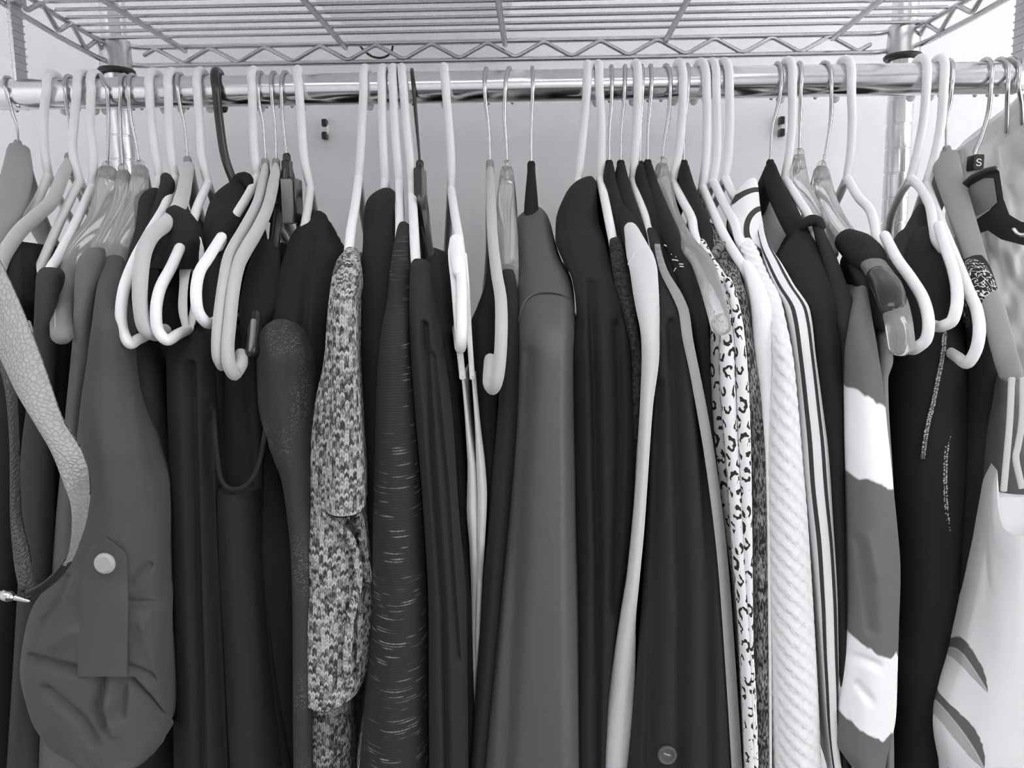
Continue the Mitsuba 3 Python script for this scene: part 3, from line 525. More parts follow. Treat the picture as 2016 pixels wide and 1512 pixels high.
# ------------------------------------------------------------------ garments
from scipy.interpolate import PchipInterpolator
class Loft: pass
def loft(rows, slope=None, back=None, folds=.0036, ffreq=48, zf=5, seed=0, nz=110, ns=44, nose=.75, skew=0, top=None, bottom_open=False, ridge=0, backtaper=.75, mincap=True, maxnose=.038, creases=None, ripple=None, round_top=.5):
    """Hanging cloth as one closed loft: each row (py, left, right[, Y]) is the front edge at a height; the cloth runs back from it like the hanger does."""
    Ys = []; last = None
    for r in rows:
        last = r[3] if len(r) > 3 else last; Ys.append(last)
    py = np.array([r[0] for r in rows], float)
    fl, frr, fY = (PchipInterpolator(py, v) for v in ([r[1] for r in rows], [r[2] for r in rows], Ys))
    # shoulder rows get a denser spacing
    yy = np.unique(np.concatenate([py[0] + np.linspace(0, 1, nz // 3) ** 2 * min(180, py[-1] - py[0]), np.linspace(py[0], py[-1], nz)]))
    xm = (fl(yy).mean() + frr(yy).mean()) / 2
    sl = slope if slope is not None else .30 * (xm - 1020) / 900
    tt = np.concatenate([np.linspace(0, 1, ns // 2) ** 2 * .22, np.linspace(.22, 1, ns // 2 + 1)[1:]])
    V, UV = [], []
    cols = len(tt) * 2 - 1
    L = Loft(); L.fl, L.fr, L.fY, L.py = fl, frr, fY, py; L.nose = nose; L.maxnose = maxnose; L.skew = skew
    sub = np.concatenate([-tt[::-1], tt[1:]])            # signed: left side negative
    for k, y in enumerate(yy):
        xl, xr, Yf = float(fl(y)), float(frr(y)), float(fY(y))
        q_ = min((y - py[0]) / max(round_top * (xr - xl), 1e-3), 1) if round_top and top is None else 1
        q_ = .30 + .70 * math.sqrt(max(0, 1 - (1 - q_) ** 2)); xc_ = (xl + xr) / 2; xl, xr = xc_ + (xl - xc_) * q_, xc_ + (xr - xc_) * q_
        a = P(xl, y, Yf); b0 = P(xr, y, Yf); w = b0[0] - a[0]
        nd = min(w * nose, maxnose)
        a = P(xl, y, Yf + nd); b0 = P(xr, y, Yf + nd); w = b0[0] - a[0]; cm = (a + b0) / 2
        Yb = max(back, Yf + .03) if back is not None else max(Yf + max(.03, 2.2 * nd), min(-Yf * .85, .19))
        Lg = Yb - Yf
        row = []
        arc = 0; prev = None
        for s in sub:
            t = abs(s); y_ = Yf + t * Lg
            d = y_ - Yf
            h = math.sqrt(max(0, 1 - (1 - min(d / max(nd, 1e-5), 1)) ** 2))
            tb = (Yb - y_) / max(Lg * .15, 1e-5)
            h *= (1 - (1 - backtaper) * max(0, (d - nd)) / Lg) * math.sqrt(max(0, 1 - (1 - min(tb, 1)) ** 2))
            row.append((cm[0] + sl * (y_ - Yf - nd) + np.sign(s) * h * w / 2 + (skew * (1 - h) * w / 2 if d < nd else 0), y_, cm[2]))
        row = np.array(row)
        mid = len(tt) - 1
        ds = np.linalg.norm(np.diff(row[:, :2], axis=0), axis=1); u = np.concatenate([[0], np.cumsum(ds)]); u -= u[mid]
        V.append(row); UV.append(np.column_stack([u, np.zeros(len(u))]))
    V = np.array(V); UV = np.array(UV)
    dz = np.concatenate([[0], np.cumsum(np.linalg.norm(np.diff(V[:, len(tt) - 1], axis=0), axis=1))])
    UV[:, :, 1] = -dz[:, None]
    # folds
    tang = np.gradient(V[:, :, :2], axis=1); nrm = np.stack([tang[:, :, 1], -tang[:, :, 0]], -1); nrm /= np.linalg.norm(nrm, axis=-1, keepdims=True) + 1e-9
    nrm[:, 0] = (0, 1); nrm[:, -1] = (0, 1)
    wloc = np.linalg.norm(V[:, int(cols * .35), :2] - V[:, int(cols * .65), :2], axis=-1)
    q = np.stack([UV[:, :, 0] * ffreq + seed * 7.3, np.broadcast_to(dz[:, None] * zf, UV.shape[:2]) + 3 * UV[:, :, 0], np.full(UV.shape[:2], seed * 3.1)], -1)
    disp = (meshkit.fbm(q, 3, seed) - .5) * 2 * folds
    fade = np.clip(dz / .04, 0.15, 1)[:, None] * np.clip(wloc / .012, .15, 1)[:, None]
    edge = np.minimum(1, (np.abs(np.arange(cols) - 0)) / 3.0) * np.minimum(1, np.abs(cols - 1 - np.arange(cols)) / 3.0)
    V[:, :, :2] += nrm * (disp * fade * edge[None])[..., None]
    if ripple is not None:
        am, per_, sl_ = ripple
        w_ = np.sin((dz[:, None] + sl_ * UV[:, :, 0]) * 2 * np.pi / per_)
        V[:, :, :2] += nrm * (am * w_ * edge[None])[..., None]
    if creases:
        pp = V.reshape(-1, 3) - CAM; dd = pp @ fw
        qx = 1008 + F * (pp @ RT) / dd; qy = 756 - F * (pp @ UP) / dd
        frontm = (np.abs(sub) < .35)[None, :] * np.ones((len(yy), 1)); frontm = frontm.reshape(-1)
        for line, depth, width in creases:
            ln = np.array(line, float); best = np.full(len(qx), 1e9)
            for a_, b_ in zip(ln[:-1], ln[1:]):
                d_ = b_ - a_; tt_ = np.clip(((qx - a_[0]) * d_[0] + (qy - a_[1]) * d_[1]) / (d_ @ d_), 0, 1)
                best = np.minimum(best, np.hypot(qx - a_[0] - tt_ * d_[0], qy - a_[1] - tt_ * d_[1]))
            V.reshape(-1, 3)[:, 1] += depth * np.exp(-(best / width) ** 2) * frontm
    if top is not None:      # neckline: lowers the first rows by top(x fraction)
        n = len(yy); frac = np.sign(sub) * np.minimum(1, np.abs(sub) / .22)
        for j, fx in enumerate(frac):
            d = top(fx, abs(sub[j]))
            z = V[:, j, 2]; z0, z1 = z[0], z[-1]
            V[:, j, 2] = z1 + (z - z1) * (z0 - d - z1) / (z0 - z1)
    n = len(yy)
    verts = V.reshape(-1, 3); uv = UV.reshape(-1, 2)
    i, j = np.meshgrid(np.arange(n - 1), np.arange(cols - 1), indexing='ij')
    a_ = i * cols + j
    qd = np.stack([a_, a_ + cols, a_ + cols + 1, a_ + 1], -1).reshape(-1, 4)
    f = [qd[:, [0, 1, 2]], qd[:, [0, 2, 3]]]
    # caps: zip left and right halves
    mid = len(tt) - 1
    extra_v, extra_uv = [], []
    def cap(r, flip, inset):
        base = r * cols; out = []
        if inset:
            c = V[r].mean(0); st = len(verts) + len(extra_v)
            for jj in range(cols):
                p = c + (V[r, jj] - c) * [.86, .96, 1]; p[2] = V[r, jj, 2] + (.018 if r else -.018); extra_v.append(p); extra_uv.append(UV[r, jj])
            for jj in range(cols - 1):
                q = [base + jj, st + jj, st + jj + 1, base + jj + 1]; q = q if not flip else q[::-1]
                out += [[q[0], q[1], q[2]], [q[0], q[2], q[3]]]
            base = st
        for m in range(mid):
            l0, l1, r0_, r1_ = base + mid - m, base + mid - m - 1, base + mid + m, base + mid + m + 1
            tri = [[l0, l1, r1_], [l0, r1_, r0_]]
            out += [t[::-1] if flip else t for t in tri]
        return np.array(out)
    f.append(cap(0, True, top is not None)); f.append(cap(n - 1, False, bottom_open))
    if extra_v: verts = np.vstack([verts, extra_v]); uv = np.vstack([uv, extra_uv])
    L.mesh = trimesh.Trimesh(verts, np.vstack(f), process=False); L.uv = uv
    return L
def surfY(L, x, y):
    """depth of the cloth's front at a picture point"""
    y = min(max(y, L.py[0]), L.py[-1]); xl, xr, Yf = float(L.fl(y)), float(L.fr(y)), float(L.fY(y))
    w = (P(xr, y, Yf) - P(xl, y, Yf))[0]; nd = min(w * L.nose, L.maxnose)
    t = np.clip((x - (xl + xr) / 2) / ((xr - xl) / 2), -.98, .98)
    h = np.linspace(0, .995, 60); q = np.concatenate([(-h + L.skew * (1 - h))[::-1], h + L.skew * (1 - h)])
    return Yf + nd * (1 - math.sqrt(1 - float(np.interp(t, q, np.concatenate([h[::-1], h]))) ** 2))
def patch(L, edges, off=.0018, th=.0014, nx=10, ny=30, smooth=False):
    """flat piece lying on the cloth; edges rows (py, xl, xr)"""
    e = np.array(edges, float); yy = np.linspace(e[0, 0], e[-1, 0], ny)
    xl, xr = np.interp(yy, e[:, 0], e[:, 1]), np.interp(yy, e[:, 0], e[:, 2])
    if smooth: xl, xr = PchipInterpolator(e[:, 0], e[:, 1])(yy), PchipInterpolator(e[:, 0], e[:, 2])(yy)
    top, bot, uv = [], [], []
    for k in range(ny):
        for s in np.linspace(0, 1, nx):
            x = xl[k] * (1 - s) + xr[k] * s; Y = surfY(L, x, yy[k])
            b_ = .0008 * (4 * s * (1 - s)) ** .3
            top.append(P(x, yy[k], Y - off - b_)); bot.append(P(x, yy[k], Y - off + th)); uv.append((s * .01, -yy[k] * .0003))
    v = np.vstack([top, bot]); N = nx * ny; f = []
    for k in range(ny - 1):
        for s in range(nx - 1):
            a = k * nx + s
            f += [[a, a + nx, a + nx + 1], [a, a + nx + 1, a + 1], [N + a, N + a + nx + 1, N + a + nx], [N + a, N + a + 1, N + a + nx + 1]]
    rim = list(range(nx)) + [k * nx + nx - 1 for k in range(1, ny)] + [(ny - 1) * nx + s for s in range(nx - 2, -1, -1)] + [k * nx for k in range(ny - 2, 0, -1)]
    for a, b in zip(rim, rim[1:] + rim[:1]): f += [[a, b, b + N], [a, b + N, a + N]]
    return trimesh.Trimesh(v, f, process=False)
seedc = [0]
def garment(name, label, cat_, m, rows, group=None, part='body', parent=None, plabel=None, **kw):
    seedc[0] += 1
    t = parent or thing(name, label, cat_, group)
    L = loft(rows, seed=seedc[0], **kw)
    put(part, L.mesh, m, t, uv=L.uv, label=plabel)
    return t, L

# --- left edge
garment('black_shirt', 'black top under the arm of the pale velvet hanger at the left edge', 'top', 'black_cloth', [(475, 29, 45, -.10), (500, 20, 49, -.13), (545, 5, 55, -.16), (600, -10, 66, -.18), (700, -20, 74), (900, -30, 62), (1200, -40, 55), (1620, -60, 60)])
garment('charcoal_cardigan', 'charcoal cardigan with rounded shoulder on straight white hanger at far left', 'cardigan', 'slate_cloth', [(526, 78, 106, -.16), (540, 73, 112, -.175), (580, 70, 112, -.19), (640, 67, 106, -.195), (740, 60, 106), (900, 44, 110), (1100, 40, 108), (1300, 26, 90), (1620, 10, 100)])
garment('black_dress', 'black dress filling the gap left of the grey coat', 'dress', 'black_cloth', [(640, 100, 150, -.15), (680, 98, 150, -.165), (800, 95, 140, -.17), (1000, 95, 140), (1300, 60, 130), (1620, 40, 140)])
coat, Lb = garment('utility_coat', 'mid grey utility coat with rolled sleeve and snap tab, lower left', 'coat', 'coat_light', [(487, 172, 204, -.14), (520, 152, 203, -.17), (580, 147, 190, -.185), (640, 146, 182, -.19), (700, 141, 181), (800, 131, 167), (900, 122, 160), (1000, 113, 165), (1150, 100, 170), (1350, 82, 200, -.195), (1620, 76, 192)], part='body', folds=.0015)
_, Ls = garment(None, None, None, 'coat_cloth', [(497, 206, 246, -.13), (540, 200, 240, -.17), (590, 192, 236, -.195), (650, 183, 252, -.21), (720, 174, 262), (800, 162, 274, -.22), (880, 156, 302, -.23), (960, 152, 328), (1080, 140, 335), (1140, 105, 336), (1190, 66, 336, -.235), (1230, 52, 336), (1310, 41, 338), (1380, 56, 340), (1420, 80, 338), (1452, 130, 326), (1468, 185, 300)], part='sleeve', parent=coat, bottom_open=True, folds=.0035, ffreq=42, zf=9, nz=220, ns=110, creases=[([(60, 1298), (110, 1312), (150, 1322)], .007, 9), ([(256, 1345), (290, 1380), (330, 1432)], .008, 8), ([(250, 1318), (300, 1335)], .005, 9), ([(196, 1340), (190, 1400), (205, 1440)], .007, 10), ([(240, 1350), (232, 1410)], .006, 10), ([(255, 1155), (292, 1115)], .004, 7), ([(255, 1190), (300, 1190)], .004, 8), ([(85, 1225), (110, 1190), (130, 1140)], .005, 8), ([(90, 1360), (160, 1420), (185, 1462)], .006, 9), ([(290, 1230), (320, 1330)], -.004, 18), ([(110, 1260), (140, 1240)], -.004, 20), ([(215, 1385), (222, 1440)], -.004, 12)], plabel='rolled grey sleeve')
put('tab', patch(Ls, [(1058, 203, 211), (1090, 163, 250), (1200, 158, 252), (1332, 152, 250)], off=.003), 'coat_cloth', coat, 40, label='pointed sleeve tab')
c = P(207, 1109, surfY(Ls, 207, 1109) - .0045); 
sn = trimesh.creation.revolve(np.array([[0, .0026], [.005, .0024], [.0064, .0014], [.0068, 0], [0, 0]]), sections=40); sn.apply_transform(trimesh.transformations.rotation_matrix(np.pi / 2, (1, 0, 0))); sn.apply_translation(c)
cloth('snap_metal', 0.38, 0.4, spec=0.6)
put('snap', sn, 'snap_metal', coat, 30, label='pale round snap button')
# leather strap of a bag
bag = thing('leather_bag', 'pebbled grey leather bag strap hanging in front at the left edge', 'bag')
def ribbon(rows, th=.003, n=40, nx=12, bow=.003):
    e = np.array(rows, float); s = np.linspace(0, 1, len(e)); ss = np.linspace(0, 1, n)
    ip = PchipInterpolator(s, e)(ss); top, bot, uv = [], [], []
    d = 0; prev = None
    for r in ip:
        a, b = P(r[0], r[1], r[4]), P(r[2], r[3], r[5]); m = (a + b) / 2
        d += 0 if prev is None else np.linalg.norm(m - prev); prev = m
        w = np.linalg.norm(b - a)
        for k in np.linspace(0, 1, nx):
            p = a * (1 - k) + b * k; bb = bow * 4 * k * (1 - k)
            top.append(p - [0, bb + th / 2 * min(1, 8 * k * (1 - k)), 0]); bot.append(p + [0, th / 2 - bb, 0]); uv.append((k * w, d))
    v = np.vstack([top, bot]); N = n * nx; f = []
    for k in range(n - 1):
        for s_ in range(nx - 1):
            a = k * nx + s_; f += [[a, a + nx, a + nx + 1], [a, a + nx + 1, a + 1], [N + a, N + a + nx + 1, N + a + nx], [N + a, N + a + 1, N + a + nx + 1]]
    rim = list(range(nx)) + [k * nx + nx - 1 for k in range(1, n)] + [(n - 1) * nx + q for q in range(nx - 2, -1, -1)] + [k * nx for k in range(n - 2, 0, -1)]
    for a, b in zip(rim, rim[1:] + rim[:1]): f += [[a, b, b + N], [a, b + N, a + N]]
    return trimesh.Trimesh(v, f, process=False), np.vstack([uv, uv])
m, uv = ribbon([(-60, 590, -25, 470, -.27, -.265), (-8, 690, 32, 585, -.275, -.27), (32, 775, 85, 720, -.28, -.275), (70, 838, 122, 825, -.285, -.28), (100, 890, 158, 885, -.285, -.28), (122, 945, 174, 935, -.285, -.275), (140, 1000, 176, 965, -.28, -.265), (143, 1045, 168, 1025, -.275, -.26), (140, 1085, 152, 1075, -.268, -.256), (128, 1104, 136, 1112, -.262, -.255)])
put('strap', m, 'pebbled_leather', bag, uv=uv)
m, uv = ribbon([(128, 1100, 140, 1108, -.262, -.255), (108, 1124, 118, 1138, -.258, -.254), (82, 1146, 90, 1162, -.257, -.254), (50, 1160, 58, 1184, -.257, -.254)], bow=.001)
put('strap_end', m, 'black_gloss', bag, uv=uv, label='dark underside of the strap')
m, uv = ribbon([(-10, 700, 6, 690, -.25, -.247), (14, 780, 30, 770, -.25, -.247), (22, 900, 36, 890, -.25, -.247), (22, 1010, 40, 1005, -.25, -.247), (26, 1090, 56, 1080, -.25, -.247), (40, 1165, 68, 1158, -.25, -.247)], bow=.002)
cloth('dark_leather', 0.055, 0.4, 0, pebble, .0004, spec=.6)
put('inner_strap', m, 'dark_leather', bag, uv=uv, label='narrow dark strap')
put('clasp', cat(sweep([P(-25, 1163, -.258), P(14, 1172, -.258), P(56, 1183, -.258)], [.0020, .0022, .0012], sides=10), sweep([P(10, 1172, -.259), P(18, 1174, -.259)], .0034, sides=12, per=3)), 'chrome', bag, label='bright metal clasp')

# --- left middle
hood, Lh = garment('hooded_jacket', 'dark charcoal jacket with soft hood draped over white hanger, right of clear hangers', 'jacket', 'charcoal_cloth', [(370, 293, 316, -.02), (382, 276, 318, -.04), (415, 264, 318, -.065), (455, 262, 304, -.09), (500, 246, 285, -.12), (560, 230, 265, -.15), (620, 222, 262, -.17), (690, 234, 300, -.18), (740, 250, 320), (850, 268, 330), (1000, 300, 345), (1300, 260, 352, -.17), (1420, 210, 356), (1620, 170, 360)], folds=.002)
put('hood_strap', sweep([P(302, 440, -.075), P(318, 400, -.06), P(330, 365, -.035), P(327, 350, -.015), P(335, 362, -.02)], [.004, .005, .006, .004, .003], sides=12), 'charcoal_cloth', hood)
garment('black_blouse', 'black blouse seen through the row of bare loops', 'blouse', 'black_cloth', [(410, 340, 360, -.04), (425, 330, 368, -.055), (450, 318, 378, -.075), (500, 290, 390, -.10), (580, 262, 400, -.13), (680, 250, 405, -.14), (800, 262, 345, -.15), (1620, 320, 352)])
garment(None, None, None, 'black_cloth', [(404, 338, 350, -.115), (414, 326, 362, -.13), (432, 331, 374, -.14), (455, 333, 385, -.15), (480, 322, 392, -.157), (530, 296, 392, -.16)], parent='black_blouse', part='sleeve', back=-.06, folds=.001)
garment('long_black_coat', 'soft charcoal long coat below the row of bare loops', 'coat', 'ink_cloth', [(640, 340, 410, -.15), (670, 332, 420, -.175), (720, 330, 425, -.185), (900, 336, 430, -.19), (1200, 343, 445), (1620, 350, 480)], folds=.003, nz=160, ns=80, creases=[([(372, 720), (378, 1000), (395, 1600)], .008, 10), ([(408, 800), (415, 1100), (440, 1600)], .006, 9)])
garment('wrap_blouse', 'black wrap top draped over thick dark hanger, white arms poking out', 'top', 'black_cloth', [(350, 466, 490, -.012), (362, 447, 495, -.025), (392, 420, 488, -.055), (420, 410, 480, -.085), (450, 404, 472, -.11), (490, 396, 462, -.125), (560, 386, 458, -.145), (640, 384, 446, -.155), (760, 405, 450, -.165), (1620, 440, 520)], folds=.003)
put('rolled_neck', sweep([P(462, 372, -.025), P(470, 358, -.02), P(482, 353, -.02), P(491, 364, -.028)], [.004, .0062, .0062, .004], sides=12), 'black_cloth', 'wrap_blouse')
ta, La = garment('tank_top', 'black tank top with deep scooped armhole, lower left of the sparkly sleeve', 'tank top', 'charcoal_cloth', [(958, 432, 512, -.185), (975, 430, 515), (1100, 432, 520), (1300, 445, 535), (1620, 455, 590)], slope=-.12, round_top=0)
put('armhole_edge', sweep([P(x, y, -.188 if y > 840 else -.15) for x, y in ((422, 770), (423, 850), (428, 900), (436, 945), (452, 962), (476, 960), (498, 940), (512, 905), (522, 850), (532, 780))], .0012, .0016, (0, 1, 0), sides=10), 'charcoal_cloth', ta, label='scooped armhole binding')
garment('black_shift', 'black shift dress behind the tank top armhole', 'dress', 'black_cloth', [(640, 440, 500, -.14), (700, 430, 515, -.155), (850, 425, 540, -.165), (1100, 428, 600), (1620, 450, 600)])
garment('black_tee', 'black tee with wide sleeve right of the pale velvet hanger pair', 'tee', 'black_cloth', [(470, 505, 535, -.09), (500, 498, 548, -.11), (560, 480, 552, -.14), (610, 472, 545, -.165), (640, 474, 530, -.17), (700, 478, 520, -.165), (1620, 540, 600)])
garment('black_sweater', 'black top on the white hanger left of the chunky flecked knit', 'top', 'black_cloth', [(415, 618, 636, -.02), (432, 598, 641, -.04), (445, 588, 645, -.055), (470, 574, 652, -.08), (500, 564, 668, -.105), (560, 543, 668, -.14), (630, 530, 655, -.165), (720, 560, 640, -.17), (900, 580, 640), (1620, 590, 640)], nz=140, ns=70, creases=[([(612, 470), (600, 560), (592, 680)], .006, 9)])
garment('sparkly_blouse', 'sheer dark blouse with tiny sparkles left of the chunky flecked knit', 'blouse', 'sparkle_sheer', [(628, 528, 585, -.165), (640, 514, 596, -.18), (665, 508, 606, -.195), (710, 506, 622, -.2), (790, 510, 622), (871, 531, 617), (950, 556, 612), (1100, 572, 606), (1620, 580, 612)], folds=.004, ffreq=70)
# --- chunky knit
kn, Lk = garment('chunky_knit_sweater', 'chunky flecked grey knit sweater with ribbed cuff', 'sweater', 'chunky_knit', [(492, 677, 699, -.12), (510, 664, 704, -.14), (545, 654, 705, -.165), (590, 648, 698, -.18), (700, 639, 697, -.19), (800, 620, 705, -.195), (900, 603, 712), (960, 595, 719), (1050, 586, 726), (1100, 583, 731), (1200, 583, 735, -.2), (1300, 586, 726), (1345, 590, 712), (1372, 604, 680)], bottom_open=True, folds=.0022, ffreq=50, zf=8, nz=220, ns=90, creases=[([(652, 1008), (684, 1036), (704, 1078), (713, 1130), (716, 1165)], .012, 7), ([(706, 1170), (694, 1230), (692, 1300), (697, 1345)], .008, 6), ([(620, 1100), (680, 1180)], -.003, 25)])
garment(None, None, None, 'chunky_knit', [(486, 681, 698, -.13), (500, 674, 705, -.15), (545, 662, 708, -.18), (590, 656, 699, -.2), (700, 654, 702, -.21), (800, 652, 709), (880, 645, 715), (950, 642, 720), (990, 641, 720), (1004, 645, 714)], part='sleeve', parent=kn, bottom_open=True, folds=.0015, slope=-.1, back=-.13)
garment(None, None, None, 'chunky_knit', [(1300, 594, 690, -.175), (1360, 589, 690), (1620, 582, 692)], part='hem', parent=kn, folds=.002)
def rope(L, pts, r, off=0): return sweep([P(x, y, surfY(L, x, y) - off) for x, y in pts], r, sides=10)
put('pocket_edge', cat(rope(Lk, [(641, 992), (645, 1016), (664, 1034), (684, 1052), (698, 1080), (706, 1120), (704, 1160), (694, 1200), (686, 1260), (684, 1320), (690, 1348)], .0028, .002)), 'chunky_knit', kn)
put('front_edge', rope(Lk, [(703, 1006), (712, 1040), (717, 1090), (726, 1140)], .003, .003), 'chunky_knit', kn)
# --- middle darks
garment('fuzzy_black_sweater', 'black fuzzy sweater with high neck, right of the chunky flecked knit', 'sweater', 'black_velvet', [(370, 748, 774, -.015), (378, 738, 779, -.03), (400, 725, 781, -.05), (440, 718, 782, -.075), (490, 713, 786, -.105), (600, 700, 782, -.155), (700, 702, 775, -.175), (900, 716, 770), (1300, 735, 768), (1620, 700, 750)])
garment('ribbed_cardigan', 'dark cardigan with fine horizontal heather ribs', 'cardigan', 'ribbed_heather', [(436, 786, 802, -.085), (455, 780, 806, -.105), (520, 768, 808, -.145), (600, 760, 806, -.18), (640, 752, 806, -.195), (700, 745, 808, -.2), (800, 740, 818), (900, 737, 826), (1000, 735, 832), (1200, 732, 842), (1400, 715, 844), (1620, 698, 846)], folds=.0014)
garment('charcoal_tunic', 'soft charcoal tunic right of the ribbed cardigan', 'tunic', 'charcoal_cloth', [(509, 811, 834, -.145), (525, 808, 842, -.16), (600, 806, 852, -.185), (660, 806, 866, -.195), (800, 815, 888, -.2), (1000, 832, 903), (1200, 842, 918), (1620, 846, 922)], folds=.002, ffreq=90, nz=160, ns=80, creases=[([(835, 640), (850, 900), (872, 1200), (880, 1600)], .007, 7), ([(852, 700), (876, 950), (900, 1300)], .005, 6)])
garment('charcoal_shirt', 'charcoal shirt hanging from the square bar hanger beside the white camisole', 'shirt', 'ink_cloth', [(487, 836, 862, -.075), (510, 836, 868, -.10), (570, 842, 874, -.13), (650, 850, 880, -.155), (800, 876, 903, -.17), (1000, 892, 920), (1620, 905, 938)], folds=.003, ffreq=80)
cami, Lc = garment('camisole', 'narrow white camisole with long thin straps', 'camisole', 'pale_cloth', [(740, 908, 914, -.184), (850, 917, 926), (930, 921, 938), (1000, 920, 941), (1080, 925, 943, -.178), (1200, 928, 942, -.165), (1300, 928, 940), (1430, 931, 937, -.15)], folds=.002, ffreq=120, back=-.10, round_top=0, part='front_fold')
_, Lc2 = garment(None, None, None, 'pale_cloth', [(740, 928, 933, -.186), (850, 935, 945), (930, 938, 955), (980, 940, 958), (1060, 939, 955, -.182), (1150, 938, 950, -.17), (1250, 936, 946), (1350, 934, 941, -.155)], folds=.002, ffreq=120, back=-.10, round_top=0, part='front_fold', parent=cami)
put('strap', sweep([P(890, 478, -.135), P(888, 500, -.145), P(894, 560, -.165), P(902, 660, -.18), P(911, 745, -.183)], .0022, .001, (1, 0, 0), sides=8), 'white_cloth', cami)
put('strap', sweep([P(914, 500, -.145), P(919, 560, -.165), P(924, 660, -.18), P(930, 745, -.185)], .0018, .001, (1, 0, 0), sides=8), 'white_cloth', cami)
put('shoulder_fold', sweep([P(898, 474, -.13), P(900, 500, -.15), P(902, 535, -.165)], [.0048, .005, .004], sides=14), 'white_cloth', cami)
garment('black_pullover', 'black pullover behind the upturned velvet hanger', 'pullover', 'black_cloth', [(500, 960, 974, -.07), (560, 954, 982, -.115), (605, 940, 985, -.14), (640, 928, 985, -.155), (800, 932, 984, -.17), (1000, 955, 985), (1620, 925, 960)])
garment('charcoal_blouse', 'charcoal blouse on the upright clear hanger', 'blouse', 'ink_cloth', [(526, 989, 1010, -.11), (545, 986, 1013, -.14), (620, 985, 1020, -.17), (700, 984, 1022, -.185), (800, 980, 1020), (1000, 965, 1004), (1200, 950, 985), (1620, 918, 950)])
lj, Ll = garment('leather_jacket', 'dark soft leather jacket with a broad sheen down its sleeve', 'jacket', 'soft_leather', [(408, 1038, 1072, -.015), (420, 1024, 1078, -.03), (440, 1011, 1084, -.05), (472, 1007, 1092, -.075), (515, 1010, 1106, -.105), (545, 1013, 1122, -.13), (575, 1015, 1128, -.155), (610, 1016, 1130, -.18), (650, 1014, 1131, -.195), (700, 1010, 1130, -.2), (800, 1004, 1131), (900, 998, 1134), (1000, 988, 1137), (1200, 965, 1145), (1400, 942, 1152), (1620, 916, 1157)], folds=.0012, ffreq=40, nose=1.1, maxnose=.055, skew=.5, nz=160, ns=80, creases=[([(1040, 700), (1022, 1000), (990, 1600)], .006, 16)])
put('shoulder_seam', rope(Ll, [(1020, 640), (1032, 596), (1050, 580), (1080, 575), (1108, 580), (1126, 596)], .0009, .0004), 'soft_leather', lj)
garment('black_jacket', 'long black jacket with stand collar right of the leather jacket', 'jacket', 'ink_cloth', [(347, 1152, 1170, -.008), (356, 1133, 1175, -.02), (385, 1112, 1177, -.045), (440, 1094, 1181, -.075), (470, 1094, 1192, -.095), (500, 1104, 1200, -.115), (550, 1128, 1216, -.15), (620, 1138, 1238, -.18), (700, 1120, 1252, -.19), (800, 1118, 1258), (1000, 1120, 1250), (1200, 1128, 1224), (1400, 1134, 1198), (1620, 1136, 1192)], folds=.0025, ffreq=45, nz=160, ns=80, creases=[([(1165, 560), (1172, 800), (1178, 1100), (1175, 1600)], .009, 9), ([(1215, 640), (1222, 850), (1210, 1200)], .007, 9)])
garment('nubby_sweater', 'dark nubby knit top, narrow strip left of the pale long cardigan', 'top', 'dark_knit', [(466, 1199, 1221, -.09), (500, 1202, 1232, -.125), (560, 1212, 1246, -.155), (640, 1232, 1258, -.18), (720, 1244, 1266, -.18), (900, 1238, 1256, -.17), (1100, 1225, 1245, -.15), (1620, 1185, 1195, -.10)])
garment('black_shirt', 'black top under the black hanger necks just left of the pale long cardigan', 'top', 'black_cloth', [(400, 1208, 1232, -.05), (450, 1222, 1262, -.09), (520, 1235, 1285, -.13), (650, 1250, 1290, -.16), (900, 1240, 1275, -.14), (1100, 1230, 1260, -.11), (1620, 1190, 1225, -.08)])
pc, Lp = garment('pale_cardigan', 'long pale grey cardigan in the middle of the dark clothes', 'cardigan', 'pale_cloth', [(438, 1231, 1251, -.085), (450, 1228, 1257, -.10), (480, 1230, 1272, -.13), (503, 1233, 1284, -.15), (535, 1241, 1292, -.175), (600, 1252, 1295, -.195), (690, 1265, 1296, -.205), (800, 1262, 1286), (1000, 1250, 1272, -.2), (1150, 1235, 1260, -.195), (1250, 1216, 1252, -.187), (1400, 1195, 1246, -.18), (1450, 1192, 1240), (1620, 1188, 1222, -.178)], folds=.0022, zf=9)
put('armhole_seam', rope(Lp, [(1238, 520), (1248, 500), (1262, 490), (1280, 496)], .0009, .0005), 'pale_cloth', pc)
cc, Lcc = garment('charcoal_coat', 'charcoal button coat with lighter edge stripe', 'coat', 'charcoal_cloth', [(448, 1272, 1290, -.075), (475, 1279, 1299, -.10), (530, 1290, 1313, -.145), (581, 1293, 1343, -.175), (614, 1294, 1356, -.19), (664, 1294, 1363, -.2), (730, 1291, 1376), (800, 1286, 1390), (900, 1278, 1407), (1100, 1268, 1432), (1300, 1254, 1447), (1620, 1228, 1467)], folds=.0010, nose=.42, maxnose=.022, nz=160, ns=80, creases=[([(1325, 640), (1335, 900), (1345, 1200), (1340, 1600)], .008, 13), ([(1382, 800), (1395, 1100), (1400, 1600)], .007, 11), ([(1300, 760), (1290, 1100), (1275, 1600)], .005, 10)])
put('edge_stripe', patch(Lcc, [(480, 1288, 1299), (531, 1298, 1314), (581, 1322, 1344), (614, 1336, 1357), (664, 1343, 1364), (730, 1357, 1377), (800, 1370, 1391), (900, 1387, 1408), (1100, 1412, 1433), (1300, 1427, 1448), (1620, 1446, 1468)], off=.0036, th=.003, ny=90, smooth=True), 'stripe_edge', cc, 60, label='lighter grey stripe along the front edge')
Yb_ = surfY(Lcc, 1313, 1485)
